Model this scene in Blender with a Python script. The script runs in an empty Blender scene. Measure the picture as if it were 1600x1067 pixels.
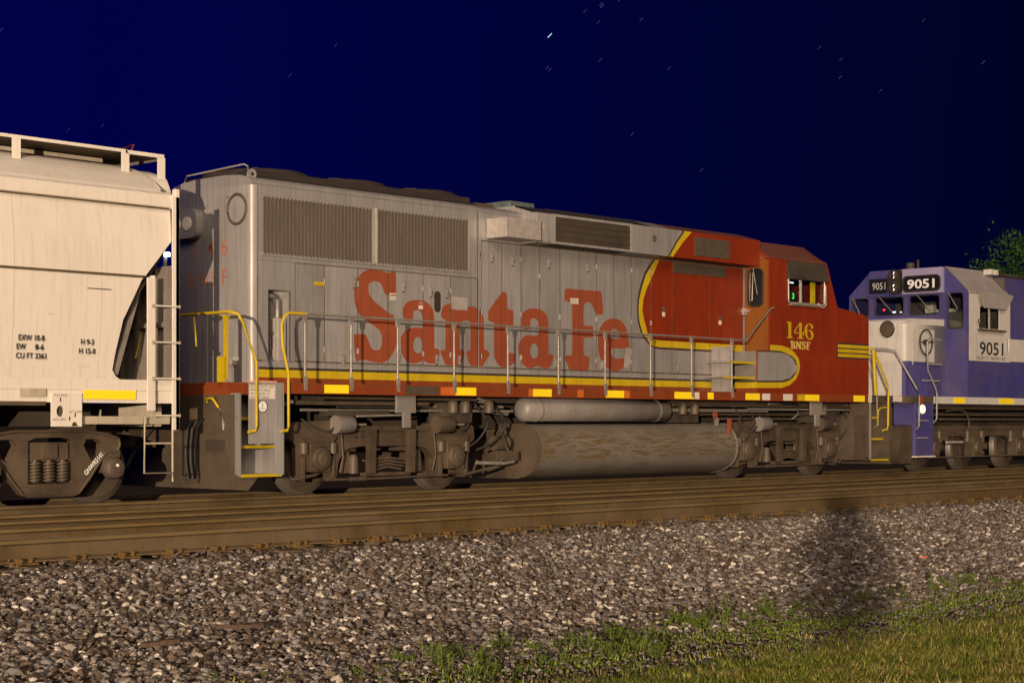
import bpy, math, random
import numpy as np
from mathutils import Vector, Matrix, Euler
from mathutils.geometry import delaunay_2d_cdt
R = math.radians
random.seed(7); rng = np.random.default_rng(11)
scene = bpy.context.scene
COL = scene.collection

# ------------------------------------------------------------ camera
# world: +X runs along the track, +Y away from the camera, z = 0 on the rail tops
cd = bpy.data.cameras.new('camera'); cam = bpy.data.objects.new('camera', cd); COL.objects.link(cam)
scene.camera = cam
cam.location = (0, -20.6, 1.05)
cam.rotation_euler = (R(90), 0, R(43.33) - R(90))
cd.sensor_width = 36; cd.lens = 2756/1600*36; cd.shift_y = 126.5/1600
cd.clip_start = .05; cd.clip_end = 6000
# ------------------------------------------------------------ night sky
world = bpy.data.worlds.new('World'); scene.world = world; world.use_nodes = True
wn = world.node_tree.nodes; wl = world.node_tree.links; wn.clear()
wo = wn.new('ShaderNodeOutputWorld'); bg = wn.new('ShaderNodeBackground'); tc = wn.new('ShaderNodeTexCoord')
dt = wn.new('ShaderNodeVectorMath'); dt.operation = 'DOT_PRODUCT'; dt.inputs[1].default_value = Vector((-.80, .58, .02)).normalized()
mr = wn.new('ShaderNodeMapRange'); mr.inputs[1].default_value = -.45; mr.inputs[2].default_value = .35
mx = wn.new('ShaderNodeMix'); mx.data_type = 'RGBA'
mx.inputs[6].default_value = (.0004, .0012, .0170, 1); mx.inputs[7].default_value = (.0003, .0002, .080, 1)
wl.new(tc.outputs['Generated'], dt.inputs[0]); wl.new(dt.outputs['Value'], mr.inputs[0]); wl.new(mr.outputs[0], mx.inputs[0])
wl.new(mx.outputs[2], bg.inputs[0]); bg.inputs[1].default_value = 1.0; wl.new(bg.outputs[0], wo.inputs[0])
# ------------------------------------------------------------ lights
LDIR = Vector((22.0, 14.1, 0)).normalized()
def point_light(name, loc, col, power, rad):
    l = bpy.data.lights.new(name, 'POINT'); l.color = col; l.energy = power; l.shadow_soft_size = rad
    o = bpy.data.objects.new(name, l); o.location = loc; COL.objects.link(o); return o
lp = Vector((0, -20.6, 0)) - LDIR*55
point_light('yard_lamp', (lp.x, lp.y, 4.0), (1.0, .765, .545), 345000, .30)
sl = bpy.data.lights.new('lamp_glow_fill', 'SUN'); sl.color = (1.0, .765, .545); sl.energy = 1.85; sl.angle = R(28)  # added soft fill for the warm glow of other lamps, no real sun
so = bpy.data.objects.new('lamp_glow_fill', sl); COL.objects.link(so)
sd = Vector((.56, .74, -.46)); so.rotation_euler = sd.to_track_quat('-Z', 'Y').to_euler()
vs = scene.view_settings
vs.view_transform = 'Standard'; vs.look = 'None'; vs.exposure = 0; vs.gamma = 1; vs.use_curve_mapping = False
scene.cycles.max_bounces = 6; scene.cycles.transparent_max_bounces = 8
scene.cycles.use_denoising = True

# ------------------------------------------------------------ materials
def mat(name, col, rough=.6, metal=0, col2=None, n=0.35, scale=3.0, stretch=(1, 1, 1), bump=0.0, bscale=60, dust=0.0, emit=None, spec=.4, rust=0.0, rcol=(.10, .045, .02), streak=0.0, bdist=.004, objvar=0.0, zwin=None):
    m = bpy.data.materials.new(name); m.use_nodes = True; nt = m.node_tree; N = nt.nodes; L = nt.links
    b = N['Principled BSDF']; b.inputs['Roughness'].default_value = rough; b.inputs['Metallic'].default_value = metal
    b.inputs['Specular IOR Level'].default_value = spec
    if emit:
        b.inputs['Base Color'].default_value = (*col, 1); b.inputs['Emission Color'].default_value = (*emit[:3], 1); b.inputs['Emission Strength'].default_value = emit[3]; return m
    g = N.new('ShaderNodeNewGeometry')
    mp = N.new('ShaderNodeMapping'); mp.inputs['Scale'].default_value = [scale*s for s in stretch]; L.new(g.outputs['Position'], mp.inputs[0])
    nz = N.new('ShaderNodeTexNoise'); nz.inputs['Detail'].default_value = 6; nz.inputs['Roughness'].default_value = .65; nz.inputs['Scale'].default_value = 1; L.new(mp.outputs[0], nz.inputs[0])
    r = N.new('ShaderNodeMapRange'); r.inputs[1].default_value = .3; r.inputs[2].default_value = .72; L.new(nz.outputs[0], r.inputs[0])
    mixc = N.new('ShaderNodeMix'); mixc.data_type = 'RGBA'
    c2 = col2 if col2 else tuple(c*(1-n) for c in col)
    mixc.inputs[6].default_value = (*col, 1); mixc.inputs[7].default_value = (*c2, 1); L.new(r.outputs[0], mixc.inputs[0])
    out = mixc.outputs[2]
    def over(col_socket, fac_socket, c):
        q = N.new('ShaderNodeMix'); q.data_type = 'RGBA'; L.new(fac_socket, q.inputs[0]); L.new(col_socket, q.inputs[6]); q.inputs[7].default_value = (*c, 1); return q.outputs[2]
    if streak > 0:
        mp2 = N.new('ShaderNodeMapping'); mp2.inputs['Scale'].default_value = (22, 22, .9); L.new(g.outputs['Position'], mp2.inputs[0])
        n2 = N.new('ShaderNodeTexNoise'); n2.inputs['Scale'].default_value = 1; n2.inputs['Detail'].default_value = 4; L.new(mp2.outputs[0], n2.inputs[0])
        r2 = N.new('ShaderNodeMapRange'); r2.inputs[1].default_value = .5; r2.inputs[2].default_value = .78; r2.inputs[4].default_value = streak; L.new(n2.outputs[0], r2.inputs[0])
        out = over(out, r2.outputs[0], tuple(c*.35 for c in col))
    if dust > 0:
        n3 = N.new('ShaderNodeTexNoise'); n3.inputs['Scale'].default_value = 1.3; n3.inputs['Detail'].default_value = 8; L.new(g.outputs['Position'], n3.inputs[0])
        r3 = N.new('ShaderNodeMapRange'); r3.inputs[1].default_value = .35; r3.inputs[2].default_value = .7; r3.inputs[4].default_value = dust; L.new(n3.outputs[0], r3.inputs[0])
        out = over(out, r3.outputs[0], (.17, .13, .09))
    if rust > 0:
        mp4 = N.new('ShaderNodeMapping'); mp4.inputs['Scale'].default_value = (4, 4, 9) if not zwin else (3.2, 6, 26); L.new(g.outputs['Position'], mp4.inputs[0])
        n4 = N.new('ShaderNodeTexNoise'); n4.inputs['Scale'].default_value = 1; n4.inputs['Detail'].default_value = 10; n4.inputs['Roughness'].default_value = .7; L.new(mp4.outputs[0], n4.inputs[0])
        r4 = N.new('ShaderNodeMapRange'); r4.inputs[1].default_value = .74-rust*.25; r4.inputs[2].default_value = .78-rust*.25; L.new(n4.outputs[0], r4.inputs[0])
        fac = r4.outputs[0]
        if zwin:
            sp = N.new('ShaderNodeSeparateXYZ'); L.new(g.outputs['Position'], sp.inputs[0]); a_ = N.new('ShaderNodeMapRange'); a_.inputs[1].default_value = zwin[0]; a_.inputs[2].default_value = zwin[0]+.08; L.new(sp.outputs[2], a_.inputs[0])
            b_ = N.new('ShaderNodeMapRange'); b_.inputs[1].default_value = zwin[1]; b_.inputs[2].default_value = zwin[1]-.08; L.new(sp.outputs[2], b_.inputs[0])
            m1 = N.new('ShaderNodeMath'); m1.operation = 'MULTIPLY'; L.new(a_.outputs[0], m1.inputs[0]); L.new(b_.outputs[0], m1.inputs[1]); m2 = N.new('ShaderNodeMath'); m2.operation = 'MULTIPLY'; L.new(m1.outputs[0], m2.inputs[0]); L.new(fac, m2.inputs[1]); fac = m2.outputs[0]
        out = over(out, fac, rcol)
    if objvar > 0:
        oi = N.new('ShaderNodeObjectInfo'); ov = N.new('ShaderNodeMapRange'); ov.inputs[3].default_value = 1-objvar; ov.inputs[4].default_value = 1+objvar*.6; L.new(oi.outputs['Random'], ov.inputs[0])
        vm = N.new('ShaderNodeVectorMath'); vm.operation = 'SCALE'; L.new(out, vm.inputs[0]); L.new(ov.outputs[0], vm.inputs['Scale']); out = vm.outputs[0]
    L.new(out, b.inputs['Base Color'])
    rr = N.new('ShaderNodeMapRange'); rr.inputs[3].default_value = max(.05, rough-.12); rr.inputs[4].default_value = min(1, rough+.15); L.new(nz.outputs[0], rr.inputs[0]); L.new(rr.outputs[0], b.inputs['Roughness'])
    if bump > 0:
        n5 = N.new('ShaderNodeTexNoise'); n5.inputs['Scale'].default_value = bscale; n5.inputs['Detail'].default_value = 5; L.new(g.outputs['Position'], n5.inputs[0])
        bp = N.new('ShaderNodeBump'); bp.inputs['Strength'].default_value = bump; bp.inputs['Distance'].default_value = bdist; L.new(n5.outputs[0], bp.inputs['Height']); L.new(bp.outputs[0], b.inputs['Normal'])
    return m
M = {}
M['silver'] = mat('silver_paint', (.36, .345, .34), .42, .25, streak=.55, n=.28, scale=1.5, stretch=(3, 3, .7), rust=.34, bump=.25, bscale=3, bdist=.01, rcol=(.15, .105, .07), objvar=.13, dust=.18)
M['red'] = mat('red_paint', (.235, .028, .007), .42, 0, n=.35, streak=.35, scale=1.4, stretch=(2, 2, .7), bump=.2, bscale=3, bdist=.008)
M['letter_red'] = mat('faded_red_paint', (.27, .062, .026), .55, 0, n=.2, streak=.3, scale=1.5, stretch=(3, 3, .7))
M['yellow'] = mat('yellow_paint', (.52, .37, .010), .5, 0, n=.25, streak=.3, scale=3, rust=.12)
M['black'] = mat('black_stripe_paint', (.045, .035, .03), .5)
M['orange'] = mat('orange_door', (.22, .072, .010), .5, 0, n=.2, streak=.3)  # door tone more orange than the red cab sheets
M['reflect'] = mat('yellow_reflector_tape', (.95, .72, .02), .35, 0, n=.12)
M['orange_tape'] = mat('orange_tape', (.55, .13, .02), .5, 0, n=.25)
M['sillred'] = mat('sill_red_paint', (.23, .048, .012), .5, 0, n=.35, streak=.3)
M['cream'] = mat('cream_hopper_paint', (.66, .61, .54), .6, 0, col2=(.57, .52, .45), streak=.22, scale=.9, stretch=(1, 1, .6), rust=.10, bump=.2, bscale=2.5, bdist=.015, rcol=(.30, .22, .13))
M['cream_dirty'] = mat('weathered_cream_paint', (.50, .44, .34), .65, 0, n=.35, streak=.4, rust=.25, dust=.3)
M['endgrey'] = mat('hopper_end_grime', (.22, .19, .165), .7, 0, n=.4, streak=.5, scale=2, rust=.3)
M['seam'] = mat('seam_grime_and_shade', (.10, .07, .04), .7)  # seam grime; also paints shade into door gaps, chord strip and roof walk
M['white'] = mat('white_paint', (.55, .525, .49), .5, 0, n=.2, streak=.35, scale=2, rust=.18)
M['blue'] = mat('blue_paint', (.056, .052, .215), .45, 0, n=.3, streak=.3, scale=2, dust=.25)
M['lilac'] = mat('faded_blue_paint', (.30, .27, .42), .5, 0, n=.2)
M['truck'] = mat('dusty_cast_steel', (.075, .052, .033), .55, 0, col2=(.030, .022, .015), scale=4, dust=.28, bump=.6, bscale=30, bdist=.006, objvar=.2)
M['dark'] = mat('grimy_black_metal', (.035, .028, .022), .65, 0, n=.4, dust=.25, bump=.3)
M['under'] = mat('underframe_steel', (.085, .064, .044), .5, 0, n=.5, scale=4, dust=.25)
M['pipe'] = mat('galvanised_pipe', (.36, .33, .30), .45, .4, n=.4, scale=6, dust=.3)
M['wheel'] = mat('wheel_steel', (.095, .07, .052), .55, .3, n=.4, scale=5, dust=.35)
M['tread'] = mat('worn_wheel_tread', (.16, .135, .115), .5, .5, n=.3)
M['grille'] = mat('radiator_screen', (.105, .085, .072), .7, 0, n=.3, scale=8, stretch=(1, 1, .3), bump=1.0, bscale=90, bdist=.01)
M['grille_dark'] = mat('dark_screen', (.10, .075, .055), .7, 0, n=.3, scale=8, bump=1.0, bscale=90, bdist=.01)
M['fin'] = mat('dusty_grille_fin', (.19, .16, .14), .6, 0, n=.5, scale=2)
M['chrome'] = mat('headlight_reflector', (.9, .88, .85), .18, 1, n=.05, emit=None)
M['bar'] = mat('aluminium_bar', (.55, .50, .46), .4, .4, n=.3, scale=9)
M['tank'] = mat('fuel_tank_paint', (.19, .168, .145), .55, .1, n=.45, scale=1.2, stretch=(1, 1, 3), streak=0, rust=.92, rcol=(.115, .080, .035), dust=.35, zwin=(.40, .95), bump=.3, bscale=6, bdist=.01)
M['airtank'] = mat('air_tank_paint', (.27, .25, .235), .5, .15, n=.4, scale=2, rust=.38, dust=.4, streak=.25, bump=.2, bscale=4, bdist=.01)
M['rail'] = mat('rusty_rail_side', (.085, .052, .013), .8, 0, col2=(.045, .028, .009), scale=2.5, stretch=(2.5, 3, .6), bump=.5, bscale=60, dust=.35, streak=.4)
M['railhead'] = mat('dusty_rail_head', (.15, .098, .030), .7, 0, n=.55, scale=3, stretch=(.6, 3, 3), dust=.3, bump=.3, bscale=40)
M['railtop'] = mat('polished_rail_head', (.42, .38, .34), .22, 1, n=.3, stretch=(.2, 6, 1))
M['sparerail'] = mat('spare_rail_rust', (.070, .042, .013), .8, 0, n=.4, scale=3, stretch=(.4, 3, 3), bump=.4, bscale=70)
M['wood'] = mat('tie_timber', (.12, .080, .040), .85, 0, n=.5, scale=8, stretch=(1, .3, 1), bump=.8, bscale=35, bdist=.01)
M['rustplate'] = mat('rusty_tie_plate', (.15, .085, .02), .8, 0, n=.4, scale=9, bump=.5, bscale=60)
M['ruststain'] = mat('rust_stain', (.20, .125, .07), .8, 0, n=.4, scale=20)
M['paper'] = mat('placard_paper', (.62, .57, .50), .6, 0, n=.15)
M['ink'] = mat('black_lettering', (.03, .028, .028), .6)
M['textwhite'] = mat('white_lettering', (.75, .74, .70), .6, 0, n=.1)
M['rubber'] = mat('black_rubber_hose', (.03, .027, .025), .6)
M['roof'] = mat('sooty_roof', (.026, .019, .017), .75, 0, n=.4, scale=3, dust=.06)
M['redroof'] = mat('sooty_red_roof', (.17, .045, .028), .6, 0, n=.4, scale=3, dust=.2)
M['ground'] = mat('dark_ballast_bed', (.075, .058, .043), .95, 0, spec=0, n=.5, scale=14, bump=1, bscale=45, bdist=.03)
M['dirt'] = mat('bare_dirt', (.11, .082, .06), .95, 0, spec=0, n=.5, scale=9, bump=1, bscale=60, bdist=.02)
M['led'] = mat('green_led', (0, .1, 0), .5, emit=(.01, 1, .03, 2.2))
M['redled'] = mat('red_lamp', (.1, 0, 0), .5, emit=(1, .03, .02, 5))
M['whiteled'] = mat('white_lamp', (.5, .5, .5), .5, emit=(.8, .9, 1, 1.6))
M['star'] = mat('starlight', (0, 0, 0), .5, emit=(.02, .10, 1, .13))
M['starbright'] = mat('bright_starlight', (0, 0, 0), .5, emit=(.45, .9, 1, .9))
M['flood'] = mat('cool_floodlight', (.5, .5, .5), .5, emit=(.45, .65, 1, 60))
M['lens'] = mat('white_lamp_glass', (.85, .82, .72), .25)
M['glowlens'] = mat('ground_lens_painted_glow', (.8, .75, .6), .3, emit=(1, .9, .68, .75))  # emission stands in for lamp light reflected by the glass
M['fadedred'] = mat('worn_red_stencil', (.30, .09, .055), .6, 0, col2=(.30, .17, .13), scale=9)
M['board'] = mat('number_board_glass', (.012, .012, .016), .35, spec=.3)
M['cabin'] = mat('cab_interior', (.10, .085, .07), .7)
M['skin'] = mat('skin', (.45, .28, .2), .6)
M['cloth'] = mat('dark_jacket_cloth', (.03, .035, .05), .9)
def glass():
    m = bpy.data.materials.new('window_glass'); m.use_nodes = True; N = m.node_tree.nodes; L = m.node_tree.links; N.clear()
    o = N.new('ShaderNodeOutputMaterial'); t = N.new('ShaderNodeBsdfTransparent'); g = N.new('ShaderNodeBsdfGlossy'); x = N.new('ShaderNodeMixShader'); f = N.new('ShaderNodeLayerWeight'); pw_ = N.new('ShaderNodeMath'); pw_.operation = 'POWER'; pw_.inputs[1].default_value = 4; ad = N.new('ShaderNodeMath'); ad.operation = 'MULTIPLY_ADD'; ad.inputs[1].default_value = .6; ad.inputs[2].default_value = .035
    t.inputs[0].default_value = (.85, .87, .85, 1); g.inputs['Roughness'].default_value = .04; L.new(f.outputs['Facing'], pw_.inputs[0]); L.new(pw_.outputs[0], ad.inputs[0])
    L.new(ad.outputs[0], x.inputs[0]); L.new(t.outputs[0], x.inputs[1]); L.new(g.outputs[0], x.inputs[2]); L.new(x.outputs[0], o.inputs[0]); return m
M['glass'] = glass()

# ------------------------------------------------------------ building helpers
def tag(o, label=None, cat=None, group=None, kind=None):
    if label: o['label'] = label
    if cat: o['category'] = cat
    if group: o['group'] = group
    if kind: o['kind'] = kind
    return o
def thing(name, loc, label, cat, group=None):
    o = bpy.data.objects.new(name, None); o.location = loc; o.empty_display_size = .3; COL.objects.link(o)
    return tag(o, label, cat, group)
WLOC = {}
def wloc(o): return WLOC.get(o.name, o.location.copy())
class MB:
    def __init__(s): s.v = []; s.f = []; s.m = []; s.sm = []; s.mats = []
    def mi(s, mt):
        if mt not in s.mats: s.mats.append(mt)
        return s.mats.index(mt)
    def add(s, vs_, fs, mt, smooth=False):
        k = len(s.v); s.v += [tuple(p) for p in vs_]; i = s.mi(mt)
        for f in fs: s.f.append([a+k for a in f]); s.m.append(i); s.sm.append(smooth)
        return s
    def box(s, x0, x1, y0, y1, z0, z1, mt, bev=0):
        if x0 > x1: x0, x1 = x1, x0
        if y0 > y1: y0, y1 = y1, y0
        if z0 > z1: z0, z1 = z1, z0
        v = [(x, y, z) for x in (x0, x1) for y in (y0, y1) for z in (z0, z1)]
        return s.add(v, [(0, 1, 3, 2), (4, 6, 7, 5), (0, 4, 5, 1), (2, 3, 7, 6), (0, 2, 6, 4), (1, 5, 7, 3)], mt)
    def prism(s, pts, axis, a0, a1, mt, smooth=False, cap=True):
        # pts: 2D outline; axis 'y': (x,z) extruded along y; 'x': (y,z) along x; 'z': (x,y) along z
        n = len(pts)
        def P(p, a): return {'y': (p[0], a, p[1]), 'x': (a, p[0], p[1]), 'z': (p[0], p[1], a)}[axis]
        v = [P(p, a0) for p in pts] + [P(p, a1) for p in pts]
        s.add(v, [(i, (i+1) % n, (i+1) % n + n, i+n) for i in range(n)], mt, smooth)
        if cap: s.add(v, [tuple(range(n))[::-1], tuple(range(n, 2*n))], mt)
        return s
    def tube(s, path, r, mt, n=8, closed=False):
        path = [Vector(p) for p in path]; m = len(path); rings = []
        up = Vector((0, 0, 1))
        for i, p in enumerate(path):
            a = path[max(0, i-1)]; b = path[min(m-1, i+1)]
            if closed: a = path[i-1]; b = path[(i+1) % m]
            d = (b-a).normalized(); u = up if abs(d.z) < .95 else Vector((0, 1, 0))
            x = d.cross(u).normalized(); y = d.cross(x).normalized()
            rings.append([p + (x*math.cos(t)+y*math.sin(t))*r for t in [2*math.pi*k/n for k in range(n)]])
        v = [q for g in rings for q in g]; f = []
        for i in range(m if closed else m-1):
            j = (i+1) % m
            f += [(i*n+k, i*n+(k+1) % n, j*n+(k+1) % n, j*n+k) for k in range(n)]
        s.add(v, f, mt, True)
        if not closed: s.add(v, [tuple(range(n))[::-1], tuple((m-1)*n+k for k in range(n))], mt)
        return s
    def lathe(s, prof, c, axis, mt, n=24):
        # prof: (a, r) along the axis
        ax = {'x': 0, 'y': 1, 'z': 2}[axis]; o = [i for i in range(3) if i != ax]; v = []
        for a, r in prof:
            for k in range(n):
                t = 2*math.pi*k/n; p = [0, 0, 0]; p[ax] = c[ax]+a; p[o[0]] = c[o[0]]+r*math.cos(t); p[o[1]] = c[o[1]]+r*math.sin(t); v.append(tuple(p))
        m = len(prof)
        s.add(v, [(i*n+k, i*n+(k+1) % n, (i+1)*n+(k+1) % n, (i+1)*n+k) for i in range(m-1) for k in range(n)], mt, True)
        s.add(v, [tuple(range(n)), tuple((m-1)*n+k for k in range(n))], mt)
        return s
    def build(s, name, parent=None, bevel=0, **tags):
        v = np.array(s.v, dtype=float); lo = v.min(0); hi = v.max(0); c = (lo+hi)/2; c[2] = lo[2]
        me = bpy.data.meshes.new(name); me.from_pydata([tuple(p) for p in (v-c)], [], s.f)
        for mt in s.mats: me.materials.append(mt)
        me.polygons.foreach_set('material_index', s.m); me.polygons.foreach_set('use_smooth', s.sm); me.update()
        o = bpy.data.objects.new(name, me); COL.objects.link(o)
        WLOC[o.name] = Vector(c)
        if parent is not None: o.parent = parent; o.location = Vector(c) - wloc(parent)
        else: o.location = c
        if bevel:
            b = o.modifiers.new('bevel', 'BEVEL'); b.width = bevel; b.segments = 2; b.limit_method = 'ANGLE'; b.angle_limit = R(50)
        for k, q in tags.items(): o[k] = q
        return o
def clone(o, dx=0, dy=0, dz=0, rz=None):
    c = o.copy(); COL.objects.link(c); c.location = o.location + Vector((dx, dy, dz))
    WLOC[c.name] = wloc(o) + Vector((dx, dy, dz))
    return c
def clone_tree(o, dx, parent=None):
    c = clone(o, dx)
    if parent is not None: c.parent = parent; c.location = wloc(c) - wloc(parent)
    for ch in list(o.children):
        k = ch.copy(); COL.objects.link(k); k.parent = c; WLOC[k.name] = wloc(ch) + Vector((dx, 0, 0))
    return c
def smoothp(pts, k=3, closed=True):
    out = []; n = len(pts)
    for i in range(n if closed else n-1):
        g = lambda j: pts[j % n] if closed else pts[max(0, min(n-1, j))]
        p0, p1, p2, p3 = g(i-1), g(i), g(i+1), g(i+2)
        for t in [q/k for q in range(k)]:
            out.append(tuple(.5*((2*p1[a]) + (-p0[a]+p2[a])*t + (2*p0[a]-5*p1[a]+4*p2[a]-p3[a])*t*t + (-p0[a]+3*p1[a]-3*p2[a]+p3[a])*t**3) for a in (0, 1)))
    if not closed: out.append(pts[-1])
    return out
def inside(p, poly):
    x, y = p; c = False; n = len(poly); j = n-1
    for i in range(n):
        xi, yi = poly[i]; xj, yj = poly[j]
        if (yi > y) != (yj > y) and x < (xj-xi)*(y-yi)/(yj-yi)+xi: c = not c
        j = i
    return c
def panel(name, parent, outline, y, thick, base, regions=(), holes=(), edge=None, **tags):
    """A sheet in the XZ plane with its outer face at y, whose face is cut along the edges of the paint areas."""
    loops = [outline] + [h for h in holes]
    xs = [p[0] for p in outline]; zs = [p[1] for p in outline]; bb = (min(xs), max(xs), min(zs), max(zs))
    use = []
    for polys, mt in regions:
        hit = False
        for q in polys:
            if min(p[0] for p in q) < bb[1] and max(p[0] for p in q) > bb[0] and min(p[1] for p in q) < bb[3] and max(p[1] for p in q) > bb[2]: hit = True
        if hit: use.append((polys, mt)); loops += polys
    V = []; Ed = []
    for l in loops:
        k = len(V); V += [Vector(p) for p in l]; Ed += [(k+i, k+(i+1) % len(l)) for i in range(len(l))]
    vo, eo, fo = delaunay_2d_cdt(V, Ed, [], 0, 1e-5)[:3]
    mb = MB()
    groups = {}
    for f in fo:
        c = (sum(vo[i][0] for i in f)/len(f), sum(vo[i][1] for i in f)/len(f))
        if not inside(c, outline) or any(inside(c, h) for h in holes): continue
        mt = base
        for polys, m2 in use:
            cnt = sum(inside(c, q) for q in polys)
            if cnt % 2: mt = m2
        groups.setdefault(mt.name, (mt, []))[1].append(tuple(f))
    vv = [(p[0], y, p[1]) for p in vo]
    for mt, fs in groups.values():
        used = sorted({i for f in fs for i in f}); mp = {a: b for b, a in enumerate(used)}
        mb.add([vv[i] for i in used], [tuple(mp[i] for i in f) for f in fs], mt)
    for l in [outline]+list(holes):
        n = len(l); v = [(p[0], y, p[1]) for p in l]+[(p[0], y+thick, p[1]) for p in l]
        mb.add(v, [(i, (i+1) % n, (i+1) % n+n, i+n) for i in range(n)], edge or base)
    return mb.build(name, parent, **tags)
def rect(x0, x1, z0, z1): return [(x0, z0), (x1, z0), (x1, z1), (x0, z1)]
def rrect(x0, x1, z0, z1, r, n=4):
    o = []
    for cx, cz, a in ((x1-r, z1-r, 0), (x0+r, z1-r, 90), (x0+r, z0+r, 180), (x1-r, z0+r, 270)):
        o += [(cx+r*math.cos(R(a+90*k/n)), cz+r*math.sin(R(a+90*k/n))) for k in range(n+1)]
    return o
def text(s, name, parent, x, y, z, size, mt, facing='side', width=None, bold=0.0, **tags):
    """Lettering in the built-in font, lying on a wall. facing side: reads along +X on a wall that looks to -Y; facing end: on a wall that looks to -X."""
    cu = bpy.data.curves.new('t', 'FONT'); cu.body = s; cu.size = size; cu.offset = bold; cu.resolution_u = 3; cu.space_line = 1.05
    to = bpy.data.objects.new('t', cu); me = bpy.data.meshes.new_from_object(to); bpy.data.objects.remove(to)
    n = len(me.vertices); co = np.empty(n*3); me.vertices.foreach_get('co', co); co = co.reshape(-1, 3)
    if width: co[:, 0] *= width/max(1e-6, (co[:, 0].max()-co[:, 0].min()))
    if facing == 'side': w = np.stack([co[:, 0]+x, np.full(n, y), co[:, 1]+z], 1)
    elif facing == 'diag': w = np.stack([x+co[:, 0]*.70-co[:, 1]*.71, np.full(n, y), z+co[:, 0]*.71+co[:, 1]*.70], 1)
    else: w = np.stack([np.full(n, x), y-co[:, 0], co[:, 1]+z], 1)
    mb = MB(); mb.v = [tuple(p) for p in w]; mb.mats = [mt]
    for p in me.polygons: mb.f.append(list(p.vertices)); mb.m.append(0); mb.sm.append(False)
    bpy.data.meshes.remove(me)
    return mb.build(name, parent, **tags)

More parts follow.
